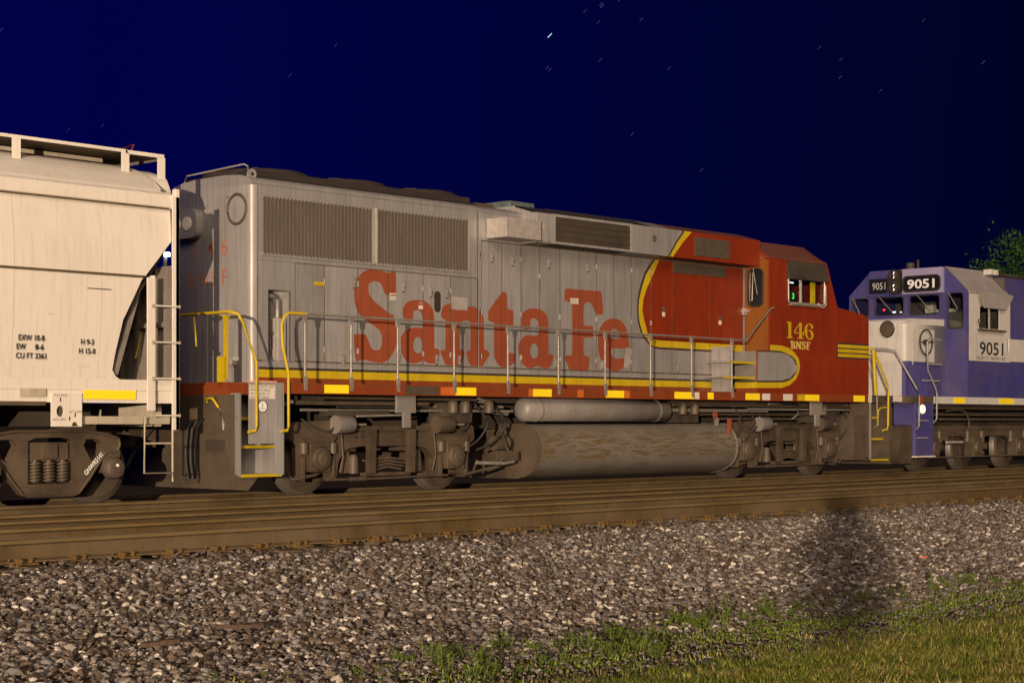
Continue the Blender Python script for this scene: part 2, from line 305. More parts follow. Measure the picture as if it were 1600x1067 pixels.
# paint outlines in metres, (x, z) on the side of the red-and-silver locomotive
LET = {'S': [[(18.254,3.323),(18.264,3.277),(18.269,3.03),(18.243,3.001),(18.086,2.971),(18.045,2.984),(18.013,3.039),(17.961,3.129),(17.899,3.163),(17.838,3.169),(17.766,3.156),(17.719,3.119),(17.704,3.068),(17.71,3.0),(17.735,2.94),(17.807,2.88),(17.899,2.819),(18.024,2.753),(18.128,2.691),(18.149,2.681),(18.191,2.686),(18.222,2.664),(18.208,2.641),(18.233,2.611),(18.264,2.55),(18.281,2.458),(18.281,2.303),(18.264,2.21),(18.222,2.131),(18.159,2.045),(18.086,1.989),(18.003,1.956),(17.92,1.946),(17.817,1.955),(17.694,1.974),(17.602,1.984),(17.531,1.975),(17.491,1.955),(17.457,1.965),(17.441,2.018),(17.426,2.123),(17.414,2.304),(17.42,2.35),(17.461,2.362),(17.633,2.363),(17.663,2.343),(17.704,2.269),(17.755,2.179),(17.807,2.138),(17.868,2.132),(17.93,2.149),(17.966,2.201),(17.976,2.278),(17.966,2.369),(17.93,2.429),(17.879,2.466),(17.796,2.508),(17.684,2.553),(17.592,2.599),(17.531,2.649),(17.471,2.73),(17.434,2.819),(17.42,2.924),(17.422,3.045),(17.451,3.137),(17.521,3.232),(17.612,3.299),(17.714,3.335),(17.838,3.346),(17.961,3.336),(18.065,3.311),(18.118,3.307),(18.17,3.33),(18.222,3.336)]],
 'a': [[(18.732,2.934),(18.824,2.931),(18.916,2.905),(18.994,2.853),(19.048,2.789),(19.071,2.7),(19.074,2.589),(19.077,2.215),(19.087,2.201),(19.157,2.19),(19.183,2.174),(19.193,2.135),(19.183,2.078),(19.157,2.016),(19.118,1.976),(19.055,1.958),(18.978,1.959),(18.909,1.977),(18.855,1.997),(18.809,1.996),(18.748,1.978),(18.687,1.958),(18.595,1.954),(18.52,1.969),(18.452,2.009),(18.4,2.079),(18.373,2.144),(18.362,2.231),(18.362,2.341),(18.392,2.386),(18.445,2.437),(18.52,2.478),(18.611,2.501),(18.732,2.509),(18.818,2.51),(18.818,2.656),(18.809,2.711),(18.778,2.754),(18.732,2.771),(18.679,2.772),(18.641,2.757),(18.623,2.736),(18.629,2.681),(18.618,2.636),(18.603,2.608),(18.565,2.59),(18.52,2.586),(18.475,2.597),(18.43,2.628),(18.407,2.682),(18.4,2.748),(18.422,2.804),(18.46,2.855),(18.527,2.897),(18.626,2.926)],[(18.717,2.359),(18.763,2.349),(18.801,2.301),(18.818,2.235),(18.809,2.168),(18.77,2.125),(18.725,2.112),(18.674,2.122),(18.641,2.163),(18.623,2.229),(18.633,2.284),(18.664,2.338)]],
 'n': [[(19.464,2.907),(19.543,2.908),(19.591,2.893),(19.623,2.849),(19.655,2.822),(19.719,2.848),(19.8,2.878),(19.88,2.886),(19.962,2.882),(20.043,2.846),(20.109,2.803),(20.158,2.737),(20.178,2.657),(20.183,2.244),(20.224,2.216),(20.298,2.167),(20.307,2.144),(20.274,2.097),(20.183,1.991),(20.15,1.95),(20.109,1.945),(19.905,1.948),(19.856,1.972),(19.816,2.05),(19.78,2.14),(19.792,2.169),(19.856,2.205),(19.872,2.234),(19.872,2.599),(19.848,2.638),(19.8,2.664),(19.751,2.665),(19.695,2.643),(19.647,2.601),(19.632,2.555),(19.628,2.227),(19.647,2.199),(19.711,2.184),(19.74,2.15),(19.727,2.093),(19.687,1.996),(19.655,1.95),(19.607,1.943),(19.353,1.946),(19.306,1.97),(19.251,2.069),(19.211,2.146),(19.227,2.178),(19.29,2.182),(19.313,2.217),(19.317,2.599),(19.309,2.655),(19.258,2.669),(19.23,2.696),(19.219,2.741),(19.235,2.808),(19.258,2.854),(19.313,2.885),(19.384,2.902)]],
 't': [[(20.626,3.16),(20.672,3.154),(20.703,3.124),(20.714,3.074),(20.714,2.923),(20.727,2.885),(20.81,2.877),(20.856,2.86),(20.862,2.828),(20.862,2.626),(20.838,2.606),(20.755,2.596),(20.725,2.576),(20.722,2.544),(20.722,2.191),(20.736,2.171),(20.801,2.178),(20.865,2.17),(20.902,2.12),(20.902,2.057),(20.847,1.998),(20.782,1.965),(20.7,1.944),(20.626,1.942),(20.535,1.965),(20.472,2.02),(20.427,2.082),(20.409,2.169),(20.409,2.62),(20.381,2.656),(20.318,2.664),(20.279,2.696),(20.274,2.802),(20.309,2.866),(20.372,2.931),(20.481,3.037),(20.59,3.143)]],
 'a2': [[(21.352,2.925),(21.466,2.922),(21.561,2.899),(21.638,2.857),(21.686,2.788),(21.707,2.698),(21.711,2.504),(21.715,2.207),(21.734,2.184),(21.792,2.186),(21.831,2.158),(21.827,2.093),(21.792,2.014),(21.734,1.961),(21.657,1.943),(21.561,1.951),(21.485,1.977),(21.409,1.973),(21.333,1.95),(21.257,1.94),(21.163,1.958),(21.07,2.016),(21.014,2.098),(20.986,2.186),(20.976,2.274),(21.004,2.352),(21.051,2.404),(21.126,2.458),(21.22,2.48),(21.456,2.489),(21.462,2.688),(21.443,2.732),(21.39,2.76),(21.333,2.76),(21.276,2.738),(21.267,2.693),(21.267,2.629),(21.238,2.583),(21.182,2.571),(21.116,2.578),(21.06,2.621),(21.036,2.696),(21.042,2.773),(21.079,2.832),(21.154,2.88),(21.238,2.912)],[(21.361,2.347),(21.418,2.329),(21.456,2.264),(21.462,2.199),(21.437,2.134),(21.39,2.107),(21.352,2.104),(21.295,2.131),(21.263,2.181),(21.263,2.245),(21.285,2.303),(21.323,2.339)]],
 'F': [[(22.167,3.296),(22.373,3.296),(22.838,3.296),(23.027,3.297),(23.067,3.273),(23.086,3.158),(23.117,2.943),(23.086,2.903),(22.955,2.894),(22.92,2.911),(22.873,2.978),(22.814,3.06),(22.767,3.093),(22.709,3.096),(22.639,3.067),(22.604,3.012),(22.599,2.721),(22.615,2.695),(22.814,2.692),(22.849,2.67),(22.849,2.524),(22.826,2.5),(22.627,2.49),(22.604,2.462),(22.604,2.218),(22.639,2.181),(22.72,2.175),(22.753,2.138),(22.739,1.992),(22.709,1.938),(22.65,1.934),(22.258,1.943),(22.212,1.973),(22.133,2.114),(22.133,2.152),(22.19,2.179),(22.281,2.186),(22.308,2.217),(22.308,3.013),(22.281,3.049),(22.144,3.095),(22.11,3.124),(22.126,3.26)]],
 'e': [[(23.361,2.843),(23.506,2.839),(23.628,2.794),(23.714,2.72),(23.763,2.627),(23.792,2.503),(23.787,2.346),(23.373,2.333),(23.325,2.308),(23.313,2.269),(23.349,2.2),(23.41,2.163),(23.506,2.158),(23.628,2.169),(23.689,2.155),(23.721,2.101),(23.689,2.037),(23.604,1.973),(23.482,1.936),(23.361,1.944),(23.241,1.973),(23.122,2.047),(23.027,2.168),(22.979,2.321),(22.974,2.475),(22.991,2.599),(23.062,2.709),(23.169,2.791),(23.265,2.829)],[(23.422,2.677),(23.494,2.641),(23.538,2.572),(23.548,2.51),(23.313,2.502),(23.294,2.563),(23.313,2.618),(23.361,2.659)]]}
WAR = {'black_o': [(24.474,3.932),(24.386,3.859),(24.244,3.706),(24.104,3.431),(24.041,3.206),(24.027,3.007),(24.052,2.809),(24.139,2.613),(24.28,2.484),(24.403,2.41),(24.51,2.369),(24.689,2.352)],
 'yel_o': [(24.546,3.937),(24.439,3.841),(24.28,3.663),(24.156,3.412),(24.086,3.209),(24.069,3.031),(24.086,2.854),(24.174,2.636),(24.28,2.54),(24.386,2.455),(24.492,2.402),(24.671,2.39)],
 'yel_i': [(24.653,3.944),(24.474,3.664),(24.315,3.443),(24.209,3.237),(24.174,3.036),(24.227,2.86),(24.315,2.641),(24.386,2.577),(24.474,2.531),(24.671,2.509)],
 'black_top': [(24.858,4.417),(24.659,4.223),(24.444,3.952)],
 'yel_l': [(24.912,4.421),(24.713,4.227),(24.487,3.955)],
 'yel_r': [(25.125,4.438),(24.876,4.239),(24.594,3.963)]}
TURN = {'yo': [(26.873,2.487),(27.316,2.501),(27.657,2.499),(27.878,2.464),(28.074,2.382),(28.214,2.266),(28.257,2.123),(28.228,2.01),(28.13,1.88),(27.934,1.765),(27.657,1.701),(26.873,1.689)],
 'yi': [(26.873,2.389),(27.316,2.399),(27.63,2.393),(27.823,2.351),(27.99,2.308),(28.116,2.239),(28.166,2.105),(28.13,2.008),(28.018,1.894),(27.823,1.827),(27.63,1.805),(26.873,1.792)],
 'bi': [(26.873,2.358),(27.316,2.368),(27.657,2.362),(27.851,2.328),(28.018,2.261),(28.096,2.183),(28.116,2.087),(28.074,1.991),(27.934,1.892),(27.657,1.84),(26.873,1.826)]}
NUM = {'1': [[(27.801,2.953),(27.836,2.955),(27.954,2.956),(27.961,2.95),(27.958,2.699),(27.975,2.672),(28.017,2.653),(28.017,2.644),(27.815,2.646),(27.815,2.654),(27.856,2.667),(27.87,2.696),(27.866,2.91),(27.856,2.934),(27.808,2.943)]],
 '4': [[(28.241,2.953),(28.312,2.952),(28.315,2.764),(28.355,2.765),(28.369,2.794),(28.387,2.795),(28.387,2.706),(28.369,2.706),(28.355,2.737),(28.315,2.736),(28.319,2.684),(28.376,2.658),(28.376,2.648),(28.171,2.644),(28.171,2.654),(28.22,2.672),(28.23,2.733),(28.23,2.745),(28.087,2.743),(28.056,2.762),(28.073,2.799)],[(28.23,2.921),(28.23,2.761),(28.101,2.764),(28.098,2.784)]],
 '6': [[(28.568,2.951),(28.64,2.941),(28.69,2.911),(28.695,2.867),(28.669,2.85),(28.64,2.861),(28.618,2.9),(28.583,2.931),(28.54,2.928),(28.504,2.896),(28.494,2.831),(28.497,2.799),(28.554,2.823),(28.626,2.82),(28.69,2.782),(28.715,2.734),(28.69,2.677),(28.626,2.638),(28.568,2.638),(28.497,2.662),(28.44,2.716),(28.409,2.795),(28.418,2.86),(28.468,2.918)],[(28.554,2.805),(28.597,2.794),(28.628,2.747),(28.633,2.691),(28.597,2.657),(28.554,2.664),(28.511,2.703),(28.497,2.758),(28.518,2.796)]],
 'B': [[(27.919,2.594),(28.017,2.597),(28.087,2.58),(28.089,2.548),(28.059,2.531),(28.103,2.508),(28.103,2.472),(28.059,2.449),(27.94,2.447),(27.94,2.459),(27.961,2.468),(27.961,2.564),(27.919,2.582)],[(28.01,2.577),(28.038,2.57),(28.038,2.542),(28.01,2.535)],[(28.01,2.517),(28.045,2.507),(28.047,2.479),(28.01,2.466)]],
 'N': [[(28.108,2.596),(28.171,2.595),(28.248,2.525),(28.248,2.573),(28.227,2.584),(28.23,2.595),(28.298,2.595),(28.298,2.583),(28.281,2.574),(28.278,2.446),(28.255,2.445),(28.157,2.534),(28.157,2.474),(28.174,2.463),(28.174,2.452),(28.108,2.452),(28.108,2.463),(28.129,2.473),(28.129,2.573),(28.108,2.584)]],
 'S': [[(28.369,2.597),(28.404,2.593),(28.433,2.597),(28.437,2.559),(28.418,2.559),(28.383,2.582),(28.362,2.573),(28.369,2.549),(28.426,2.527),(28.447,2.491),(28.426,2.458),(28.376,2.445),(28.343,2.449),(28.315,2.447),(28.312,2.495),(28.329,2.495),(28.362,2.46),(28.394,2.465),(28.4,2.49),(28.369,2.509),(28.319,2.535),(28.312,2.571),(28.333,2.592)]],
 'F': [[(28.461,2.596),(28.6,2.594),(28.604,2.557),(28.585,2.556),(28.568,2.577),(28.525,2.578),(28.525,2.538),(28.561,2.547),(28.565,2.503),(28.525,2.518),(28.525,2.473),(28.561,2.464),(28.561,2.45),(28.461,2.451),(28.461,2.461),(28.48,2.472),(28.48,2.577),(28.461,2.584)]]}


# ------------------------------------------------------------ ground
GY = [(-400, -.62), (-40, -.60), (-14, -.62), (-12.6, -.60), (-11.6, -.56), (-8.3, -.29), (-7.3, -.255), (-4, -.255), (-3.1, -.27), (-1.6, -.25), (2, -.25), (3.2, -.45), (5, -.7), (30, -.8), (900, -.8)]
def gz(y):
    for (a, za), (b, zb) in zip(GY, GY[1:]):
        if a <= y <= b: return za+(zb-za)*(y-a)/(b-a)
    return -.6
def strip(name, y0, y1, x0, x1, m, nx=1, kind='structure'):
    ys = sorted({y0, y1} | {a for a, _ in GY if y0 < a < y1}); mb = MB(); v = []; xs = [x0+(x1-x0)*i/nx for i in range(nx+1)]
    for y in ys:
        for x in xs: v.append((x, y, gz(y)))
    k = nx+1
    mb.add(v, [(i*k+j, i*k+j+1, (i+1)*k+j+1, (i+1)*k+j) for i in range(len(ys)-1) for j in range(nx)], m)
    return mb.build(name, None, kind=kind)
strip('ground', -12.9, 900, -500, 900, M['ground'])
strip('grass_ground', -400, -12.9, -500, 900, M['dirt'])

def gn_scatter(name, protos, pts, rot, scl, idx, tone, label=None):
    """One mesh of points; geometry nodes put a small stone / tuft on each (uncountable ground cover)."""
    col = bpy.data.collections.new(name+'_shapes')
    for p in protos: col.objects.link(p)
    me = bpy.data.meshes.new(name); n = len(pts); me.vertices.add(n); me.vertices.foreach_set('co', np.asarray(pts, dtype=np.float32).ravel())
    for nm, ty, val in (('rot', 'FLOAT_VECTOR', rot), ('scl', 'FLOAT_VECTOR', scl), ('idx', 'INT', idx), ('tone', 'FLOAT', tone)):
        a = me.attributes.new(nm, ty, 'POINT'); a.data.foreach_set('vector' if ty == 'FLOAT_VECTOR' else 'value', np.asarray(val).ravel())
    o = bpy.data.objects.new(name, me); COL.objects.link(o)
    g = bpy.data.node_groups.new(name+'_nodes', 'GeometryNodeTree')
    g.interface.new_socket('Geometry', in_out='INPUT', socket_type='NodeSocketGeometry'); g.interface.new_socket('Geometry', in_out='OUTPUT', socket_type='NodeSocketGeometry')
    N = g.nodes; L = g.links; gi = N.new('NodeGroupInput'); go = N.new('NodeGroupOutput'); ip = N.new('GeometryNodeInstanceOnPoints'); ci = N.new('GeometryNodeCollectionInfo')
    ci.inputs[0].default_value = col; ci.inputs[1].default_value = True; ci.inputs[2].default_value = True
    def attr(nm, t):
        q = N.new('GeometryNodeInputNamedAttribute'); q.data_type = t; q.inputs[0].default_value = nm; return q.outputs[0]
    L.new(gi.outputs[0], ip.inputs['Points']); L.new(ci.outputs[0], ip.inputs['Instance']); ip.inputs['Pick Instance'].default_value = True
    L.new(attr('idx', 'INT'), ip.inputs['Instance Index']); L.new(attr('rot', 'FLOAT_VECTOR'), ip.inputs['Rotation']); L.new(attr('scl', 'FLOAT_VECTOR'), ip.inputs['Scale'])
    L.new(ip.outputs[0], go.inputs[0])
    md = o.modifiers.new('scatter', 'NODES'); md.node_group = g
    o['kind'] = 'stuff'
    if label: o['label'] = label
    return o
def tone_mat(name, stops, rough=.8, bump=True, transl=0, nscale=60):
    m = bpy.data.materials.new(name); m.use_nodes = True; N = m.node_tree.nodes; L = m.node_tree.links; b = N['Principled BSDF']; b.inputs['Roughness'].default_value = rough
    b.inputs['Specular IOR Level'].default_value = .25
    a = N.new('ShaderNodeAttribute'); a.attribute_type = 'INSTANCER'; a.attribute_name = 'tone'
    cr = N.new('ShaderNodeValToRGB'); el = cr.color_ramp.elements
    while len(el) < len(stops): el.new(.5)
    for e, (p, c) in zip(el, stops): e.position = p; e.color = (*c, 1)
    L.new(a.outputs['Fac'], cr.inputs[0])
    g = N.new('ShaderNodeNewGeometry'); nz = N.new('ShaderNodeTexNoise'); nz.inputs['Scale'].default_value = nscale; nz.inputs['Detail'].default_value = 6; L.new(g.outputs['Position'], nz.inputs[0])
    mr_ = N.new('ShaderNodeMapRange'); mr_.inputs[3].default_value = .55; mr_.inputs[4].default_value = 1.35; L.new(nz.outputs[0], mr_.inputs[0])
    mu = N.new('ShaderNodeVectorMath'); mu.operation = 'SCALE'; L.new(cr.outputs[0], mu.inputs[0]); L.new(mr_.outputs[0], mu.inputs['Scale']); L.new(mu.outputs[0], b.inputs['Base Color'])
    if bump:
        bp = N.new('ShaderNodeBump'); bp.inputs['Strength'].default_value = .6; bp.inputs['Distance'].default_value = .006; L.new(nz.outputs[0], bp.inputs['Height']); L.new(bp.outputs[0], b.inputs['Normal'])
    return m
stone_m = tone_mat('ballast_stone', [(0, (.05, .038, .030)), (.25, (.088, .064, .043)), (.48, (.13, .102, .080)), (.68, (.15, .142, .145)), (.86, (.21, .18, .145)), (.92, (.36, .32, .265)), (1, (.54, .49, .425))])
def stone_mesh(k):
    r = random.Random(k); import bmesh
    bm = bmesh.new(); bmesh.ops.create_icosphere(bm, subdivisions=1, radius=1)
    for i in range(7):   # chop flat facets off the sphere: broken rock
        d = Vector((r.gauss(0, 1), r.gauss(0, 1), r.gauss(0, 1))).normalized(); h = r.uniform(.45, .75)
        for v in bm.verts:
            e = v.co.dot(d)-h
            if e > 0: v.co -= d*e
    s = (r.uniform(.85, 1.35), r.uniform(.75, 1.05), r.uniform(.45, .72))
    for v in bm.verts: v.co = Vector([v.co[i]*s[i] for i in range(3)])
    me = bpy.data.meshes.new('stone'); bm.to_mesh(me); bm.free(); me.materials.append(stone_m)
    return bpy.data.objects.new('stone', me)
stones = [stone_mesh(k) for k in range(10)]
def in_view(X, Y, mg=.16):
    C, S = math.cos(R(43.33)), math.sin(R(43.33)); d = Y+20.6; Z = X*C+d*S; xr = X*S-d*C
    return (Z > 1) & (np.abs(xr/Z) < .29+mg)
def grid_points(x0, x1, y0, y1, sp, jit=.5):
    xs, ys = np.meshgrid(np.arange(x0, x1, sp), np.arange(y0, y1, sp)); xs = xs.ravel(); ys = ys.ravel()
    xs = xs + rng.uniform(-jit, jit, xs.size)*sp; ys = ys + rng.uniform(-jit, jit, ys.size)*sp
    k = in_view(xs, ys); return xs[k], ys[k]
def ballast(name, x0, x1, y0, y1, sp, smin, smax, label, dz=0, keep=None, lo=0.0, pile=.02):
    X, Y = grid_points(x0, x1, y0, y1, sp, .8)
    if keep is not None: k = keep(X, Y); X = X[k]; Y = Y[k]
    n = X.size; Z = np.array([gz(y) for y in Y]) + rng.uniform(-.012, pile, n) + dz
    s = rng.uniform(0, 1, n)**2.0*(smax-smin)+smin
    gn_scatter(name, stones_for(name), np.stack([X, Y, Z], 1), np.stack([rng.normal(0, .38, n), rng.normal(0, .38, n), rng.uniform(0, 6.28, n)], 1), np.stack([s, s, s], 1), rng.integers(0, 10, n).astype(np.int32), np.clip(rng.uniform(0, 1, n)*(1-lo), 0, 1).astype(np.float32), label)
def stones_for(name): return stones
def wav(X): return .18*np.sin(X*1.3)+.12*np.sin(X*3.1+1)+.08*np.sin(X*7.7)
ballast('ballast', 0, 50, -12.55, -6.88, .040, .018, .054, 'grey and pale crushed stone ballast sloping down from the near track', keep=lambda X, Y: Y > -12.15+wav(X)*.8+rng.uniform(-.25, .25, X.size))
ballast('ballast', 4, 50, -6.9, 1.0, .075, .02, .04, 'dark ballast between and beneath the rails', lo=.3, dz=-.02)
ballast('ballast', 3, 48, -7.05, -6.55, .06, .018, .045, 'brown stones spilling against the foot of the nearest rail', lo=.35, dz=.035, keep=lambda X, Y: (rng.uniform(0, 1, X.size) < .35+.35*np.sin(X*2.3+np.sin(X*.7)*3)))
ballast('gravel', 0, 40, -13.7, -11.9, .045, .010, .024, 'small dirty gravel on the bare strip between weeds and lawn', lo=.12, dz=.012, keep=lambda X, Y: rng.uniform(0, 1, X.size) < .8)

# ------------------------------------------------------------ tracks
def rail_profile(y, s=1.0, z=0):
    h = .205; hw = .036; w = .009; b = .076
    p = [(-b, -h), (b, -h), (b, -h+.012), (w+.012, -h+.03), (w, -h+.05), (w, -.052), (hw, -.040), (hw, -.008), (hw-.008, 0), (-hw+.008, 0), (-hw, -.008), (-hw, -.040), (-w, -.052), (-w, -h+.05), (-w-.012, -h+.03), (-b, -h+.012)]
    return [(y+a, z+c) for a, c in p]
def rail(parent, y, z=0, mside=None, top=True, **tags):
    mb = MB(); x0, x1 = -12, 75
    mb.prism(rail_profile(y, z=z), 'x', x0, x1, mside or M['rail'])
    mb.box(x0+.01, x1-.01, y-.0385, y-.0362, z-.037, z-.010, M['railhead'])
    mb.box(x0+.01, x1-.01, y-.078, y-.0762, z-.203, z-.194, M['railhead'])
    if top: mb.box(x0+.01, x1-.01, y-.024, y+.024, z, z+.0015, M['railtop'])
    return mb.build('rail', parent, **tags)
def track(yc, label, plates):
    t = thing('railway_track', (20, yc, -.2), label, 'railway track')
    rail(t, yc-.755); rail(t, yc+.755)
    tie = MB().box(2, 2.23, yc-1.3, yc+1.3, -.395, -.216, M['wood']).build('tie', t)
    pl = MB(); y = yc-.755
    pl.box(2.0, 2.20, y-.19, y+.19, -.217, -.205, M['rustplate'])
    for a, b in ((.03, -.10), (.17, -.10), (.03, -.155), (.17, .10)): pl.box(2+a-.011, 2+a+.011, y+b-.011, y+b+.011, -.21, -.170, M['rustplate']).box(2+a-.016, 2+a+.016, y+b-.01, y+b+.03, -.175, -.163, M['rustplate'])
    an = pl.build('tie_plate', t)
    an2 = None
    if plates:
        q = MB(); q.tube([(1.96, y-.10, -.16), (1.96, y-.07, -.195), (1.96, y+.07, -.195)], .010, M['rustplate'], 6); an2 = q.build('rail_anchor', t)
    for i in range(1, 84):
        dx = i*.533 + random.uniform(-.02, .02)
        clone(tie, dx, random.uniform(-.03, .03), random.uniform(-.012, .004)); clone(an, dx)
        if an2 and i % 2 == 0: clone(an2, dx)
    return t
track(-5.745, 'near railway track with rusty brown rails, empty, nearest the gravel slope', True)
track(0, 'railway track that carries the train', False)
tag(rail(None, -3.30, -.03, M['sparerail'], False), 'loose spare rail lying between the tracks, nearer the empty track', 'rail', 'spare rails lying between the tracks')
tag(rail(None, -2.15, -.03, M['sparerail'], False), 'loose spare rail lying between the tracks, nearer the train', 'rail', 'spare rails lying between the tracks')

# ------------------------------------------------------------ shared rolling-stock pieces
def wheel(parent, x, r, y=-.80):
    mb = MB()
    mb.lathe([(0, r-.055), (.012, r-.01), (.02, r), (.10, r+.012), (.105, r+.03), (.13, r+.03), (.135, r-.06)], (x, y, r), 'y', M['tread'], 40)
    mb.lathe([(-.004, r-.10), (-.006, r-.05), (.01, r-.04), (.10, r-.04)], (x, y, r), 'y', M['wheel'], 40)
    mb.lathe([(-.03, .11), (-.035, .14), (.01, .18), (.03, .26), (.03, r-.05)], (x, y, r), 'y', M['wheel'], 32)
    w = mb.build('wheel', parent); return w
def axle(parent, x, r): return MB().lathe([(-.78, .09), (.78, .09)], (x, 0, r), 'y', M['truck'], 14).build('axle', parent)
def coupler(parent, x, sgn):
    mb = MB(); z = .86
    mb.box(x, x+sgn*.55, -.09, .09, z-.09, z+.09, M['truck'])
    mb.prism([(x+sgn*.5, -.16), (x+sgn*.82, -.20), (x+sgn*.86, -.10), (x+sgn*.70, 0), (x+sgn*.80, .14), (x+sgn*.72, .20), (x+sgn*.5, .16)], 'z', z-.15, z+.15, M['truck'])
    return mb.build('coupler', parent)
def hose(parent, p, mt=None, r=.022, name='air_hose'):
    q = smoothp([(a, c) for a, b, c in p], 4, False); ys = [b for a, b, c in p]; n = len(q)
    path = [(q[i][0], np.interp(i/(n-1)*(len(ys)-1), range(len(ys)), ys), q[i][1]) for i in range(n)]
    return MB().tube(path, r, mt or M['rubber'], 7).build(name, parent)

# ------------------------------------------------------------ red and silver locomotive
SF = thing('locomotive', (23.1, 0, 0), 'silver diesel locomotive with red cab and large red side lettering, coupled behind the hopper car', 'locomotive')
core = MB()
core.prism([(15.5+.10, -.945), (15.62, -.945), (15.62, .945), (15.5+.10, .945), (15.5+.03, .915), (15.5, .85), (15.5, -.85), (15.5+.012, -.90), (15.5+.04, -.93)][::-1], 'z', 1.6, 4.40, M['silver'], True)
core.box(15.62, 16.26, -.70, .94, 1.6, 4.40, M['silver'])
core.box(15.62, 16.26, -.93, -.70, 3.0, 4.40, M['silver'])
core.box(16.26, 27.27, -.93, .94, 1.6, 4.40, M['silver'])
core.build('hood_core', SF)
def roofsec(z=4.40): return [(-.95, z), (-.945, z+.05), (-.88, z+.10), (-.70, z+.145), (-.35, z+.175), (.35, z+.175), (.70, z+.145), (.88, z+.10), (.945, z+.05), (.95, z)]
MB().prism(roofsec(), 'x', 15.50, 20.05, M['silver'], True).build('hood_roof', SF)
MB().prism(roofsec(4.385), 'x', 20.06, 24.9, M['silver'], True).build('hood_roof', SF)
MB().prism(roofsec(4.40), 'x', 24.9, 27.27, M['redroof'], True).build('hood_roof', SF)
XR = 28.2
bo, yo, yi = WAR['black_o'], WAR['yel_o'], WAR['yel_i']
MB().box(16.27, 27.2, -.9335, -.931, 1.61, 4.39, M['seam']).build('door_gap_shade', SF)  # dark sheet paints shade into the gaps between the doors
hood_reg = [([bo+[(XR, 2.345), (XR, 5), (bo[0][0]+.25, 5)]], M['black']), ([yo+[(XR, 2.385), (XR, 5), (yo[0][0]+.25, 5)]], M['yellow']), ([yi+[(XR, 2.50), (XR, 5), (yi[0][0]+.25, 5)]], M['red']),
            ([rect(15.3, 28, 1.5, 1.69)], M['sillred']), ([rect(15.3, 28, 1.69, 1.80)], M['yellow']), ([rect(15.3, 28, 1.80, 1.835)], M['black'])]
for k in ('S', 'a', 'n', 't', 'a2', 'F', 'e'): hood_reg.append(([smoothp(q, 2) for q in LET[k]], M['letter_red']))
YH = -.95
g = .0075
frame_reg = hood_reg
panel('radiator_panel', SF, rect(15.625, 20.03, 3.345, 4.40), YH, .018, M['silver'], (), [rect(15.70, 17.80, 3.435, 4.25), rect(17.88, 19.84, 3.435, 4.25)])
for x0, x1 in ((15.70, 17.80), (17.88, 19.84)):
    MB().box(x0, x1, YH+.012, YH+.016, 3.435, 4.25, M['grille']).build('radiator_grille', SF)
    b = MB(); n = int((x1-x0)/.068)
    for i in range(n+1):
        x = x0+.012+(x1-x0-.024)*i/n; b.box(x-.0028, x+.0028, YH+.004, YH+.011, 3.44, 4.245, M['fin'] if i not in (0, n) else M['bar'])
        b.box(x-.013, x+.008, YH-.016, YH-.002, 4.232, 4.246, M['bar']); b.box(x-.008, x+.008, YH-.014, YH-.002, 3.437, 3.447, M['bar'])
    b.build('grille_bar', SF, kind='stuff')
    MB().box(x0-.02, x1+.02, YH-.02, YH, 3.41, 3.433, M['silver']).build('grille_sill', SF)
MB().box(17.80, 17.88, YH-.03, YH-.001, 3.43, 4.26, M['silver']).box(17.822, 17.845, YH-.05, YH-.03, 3.43, 4.26, M['bar']).build('grille_mullion', SF)
# doors
def door(x0, x1, z0, z1, base=None, y=YH, extra=()): return panel('hood_door', SF, rect(x0+g, x1-g, z0+g, z1-g), y, .018, base or M['silver'], hood_reg, edge=M['seam'])  # door edges coloured dark too, as shade inside the gaps
panel('brake_recess_frame', SF, rect(15.625, 16.284, 1.93, 3.34), YH, .018, M['silver'], hood_reg, [rect(15.80, 16.20, 1.94, 2.93)])
panel('brake_recess_back', SF, rect(15.79, 16.21, 1.6, 2.97), -.74, .01, M['silver'], hood_reg)
r_ = MB(); r_.box(15.795, 15.80, YH, -.74, 1.92, 2.94, M['silver']).box(16.20, 16.205, YH, -.74, 1.92, 2.94, M['silver']).box(15.795, 16.205, YH, -.74, 2.93, 2.935, M['silver']).build('brake_recess_side', SF)
MB().box(15.99, 16.14, -.93, -.80, 1.84, 2.54, M['bar']).build('brake_column', SF, .01)
MB().tube([(15.86, -.86, 2.85), (15.98, -.86, 2.86), (16.03, -.86, 2.80), (16.04, -.86, 2.55)], .035, M['pipe']).build('brake_horn', SF)
MB().tube([(15.88, -.88, 2.78), (15.885, -.88, 2.56)], .02, M['dark']).tube([(15.885, -.88, 2.54), (15.89, -.88, 2.10)], .014, M['dark']).box(15.85, 15.92, -.9, -.86, 2.30, 2.34, M['dark']).build('brake_chain', SF)
lowX = [16.288, 16.842, 17.49, 18.10, 18.831, 19.427, 20.028]
for a, b in zip(lowX, lowX[1:]): door(a, b, 1.93, 3.34)
panel('hood_seam_strip', SF, rect(20.055, 20.11, 1.93, 4.39), YH-.004, .02, M['silver'], hood_reg)
MB().box(20.032, 20.052, YH+.008, YH+.015, 1.93, 4.40, M['dark']).build('hood_joint', SF)
hiX = [20.115, 20.588, 21.042, 21.491, 21.998, 22.486, 22.935, 23.393, 23.88, 24.414, 25.017, 26.139, 27.176]
for a, b in zip(hiX, hiX[1:]): door(a, b, 1.93, 3.945)
panel('hood_upper_panel', SF, rect(20.115, 21.05, 3.955, 4.385), YH, .018, M['silver'], ())
panel('hood_base_strip', SF, rect(15.625, 27.27, 1.602, 1.915), YH-.004, .022, M['silver'], hood_reg)
MB().box(16.3, 25, YH-.014, YH-.004, 1.906, 1.918, M['silver']).build('hood_ledge', SF)
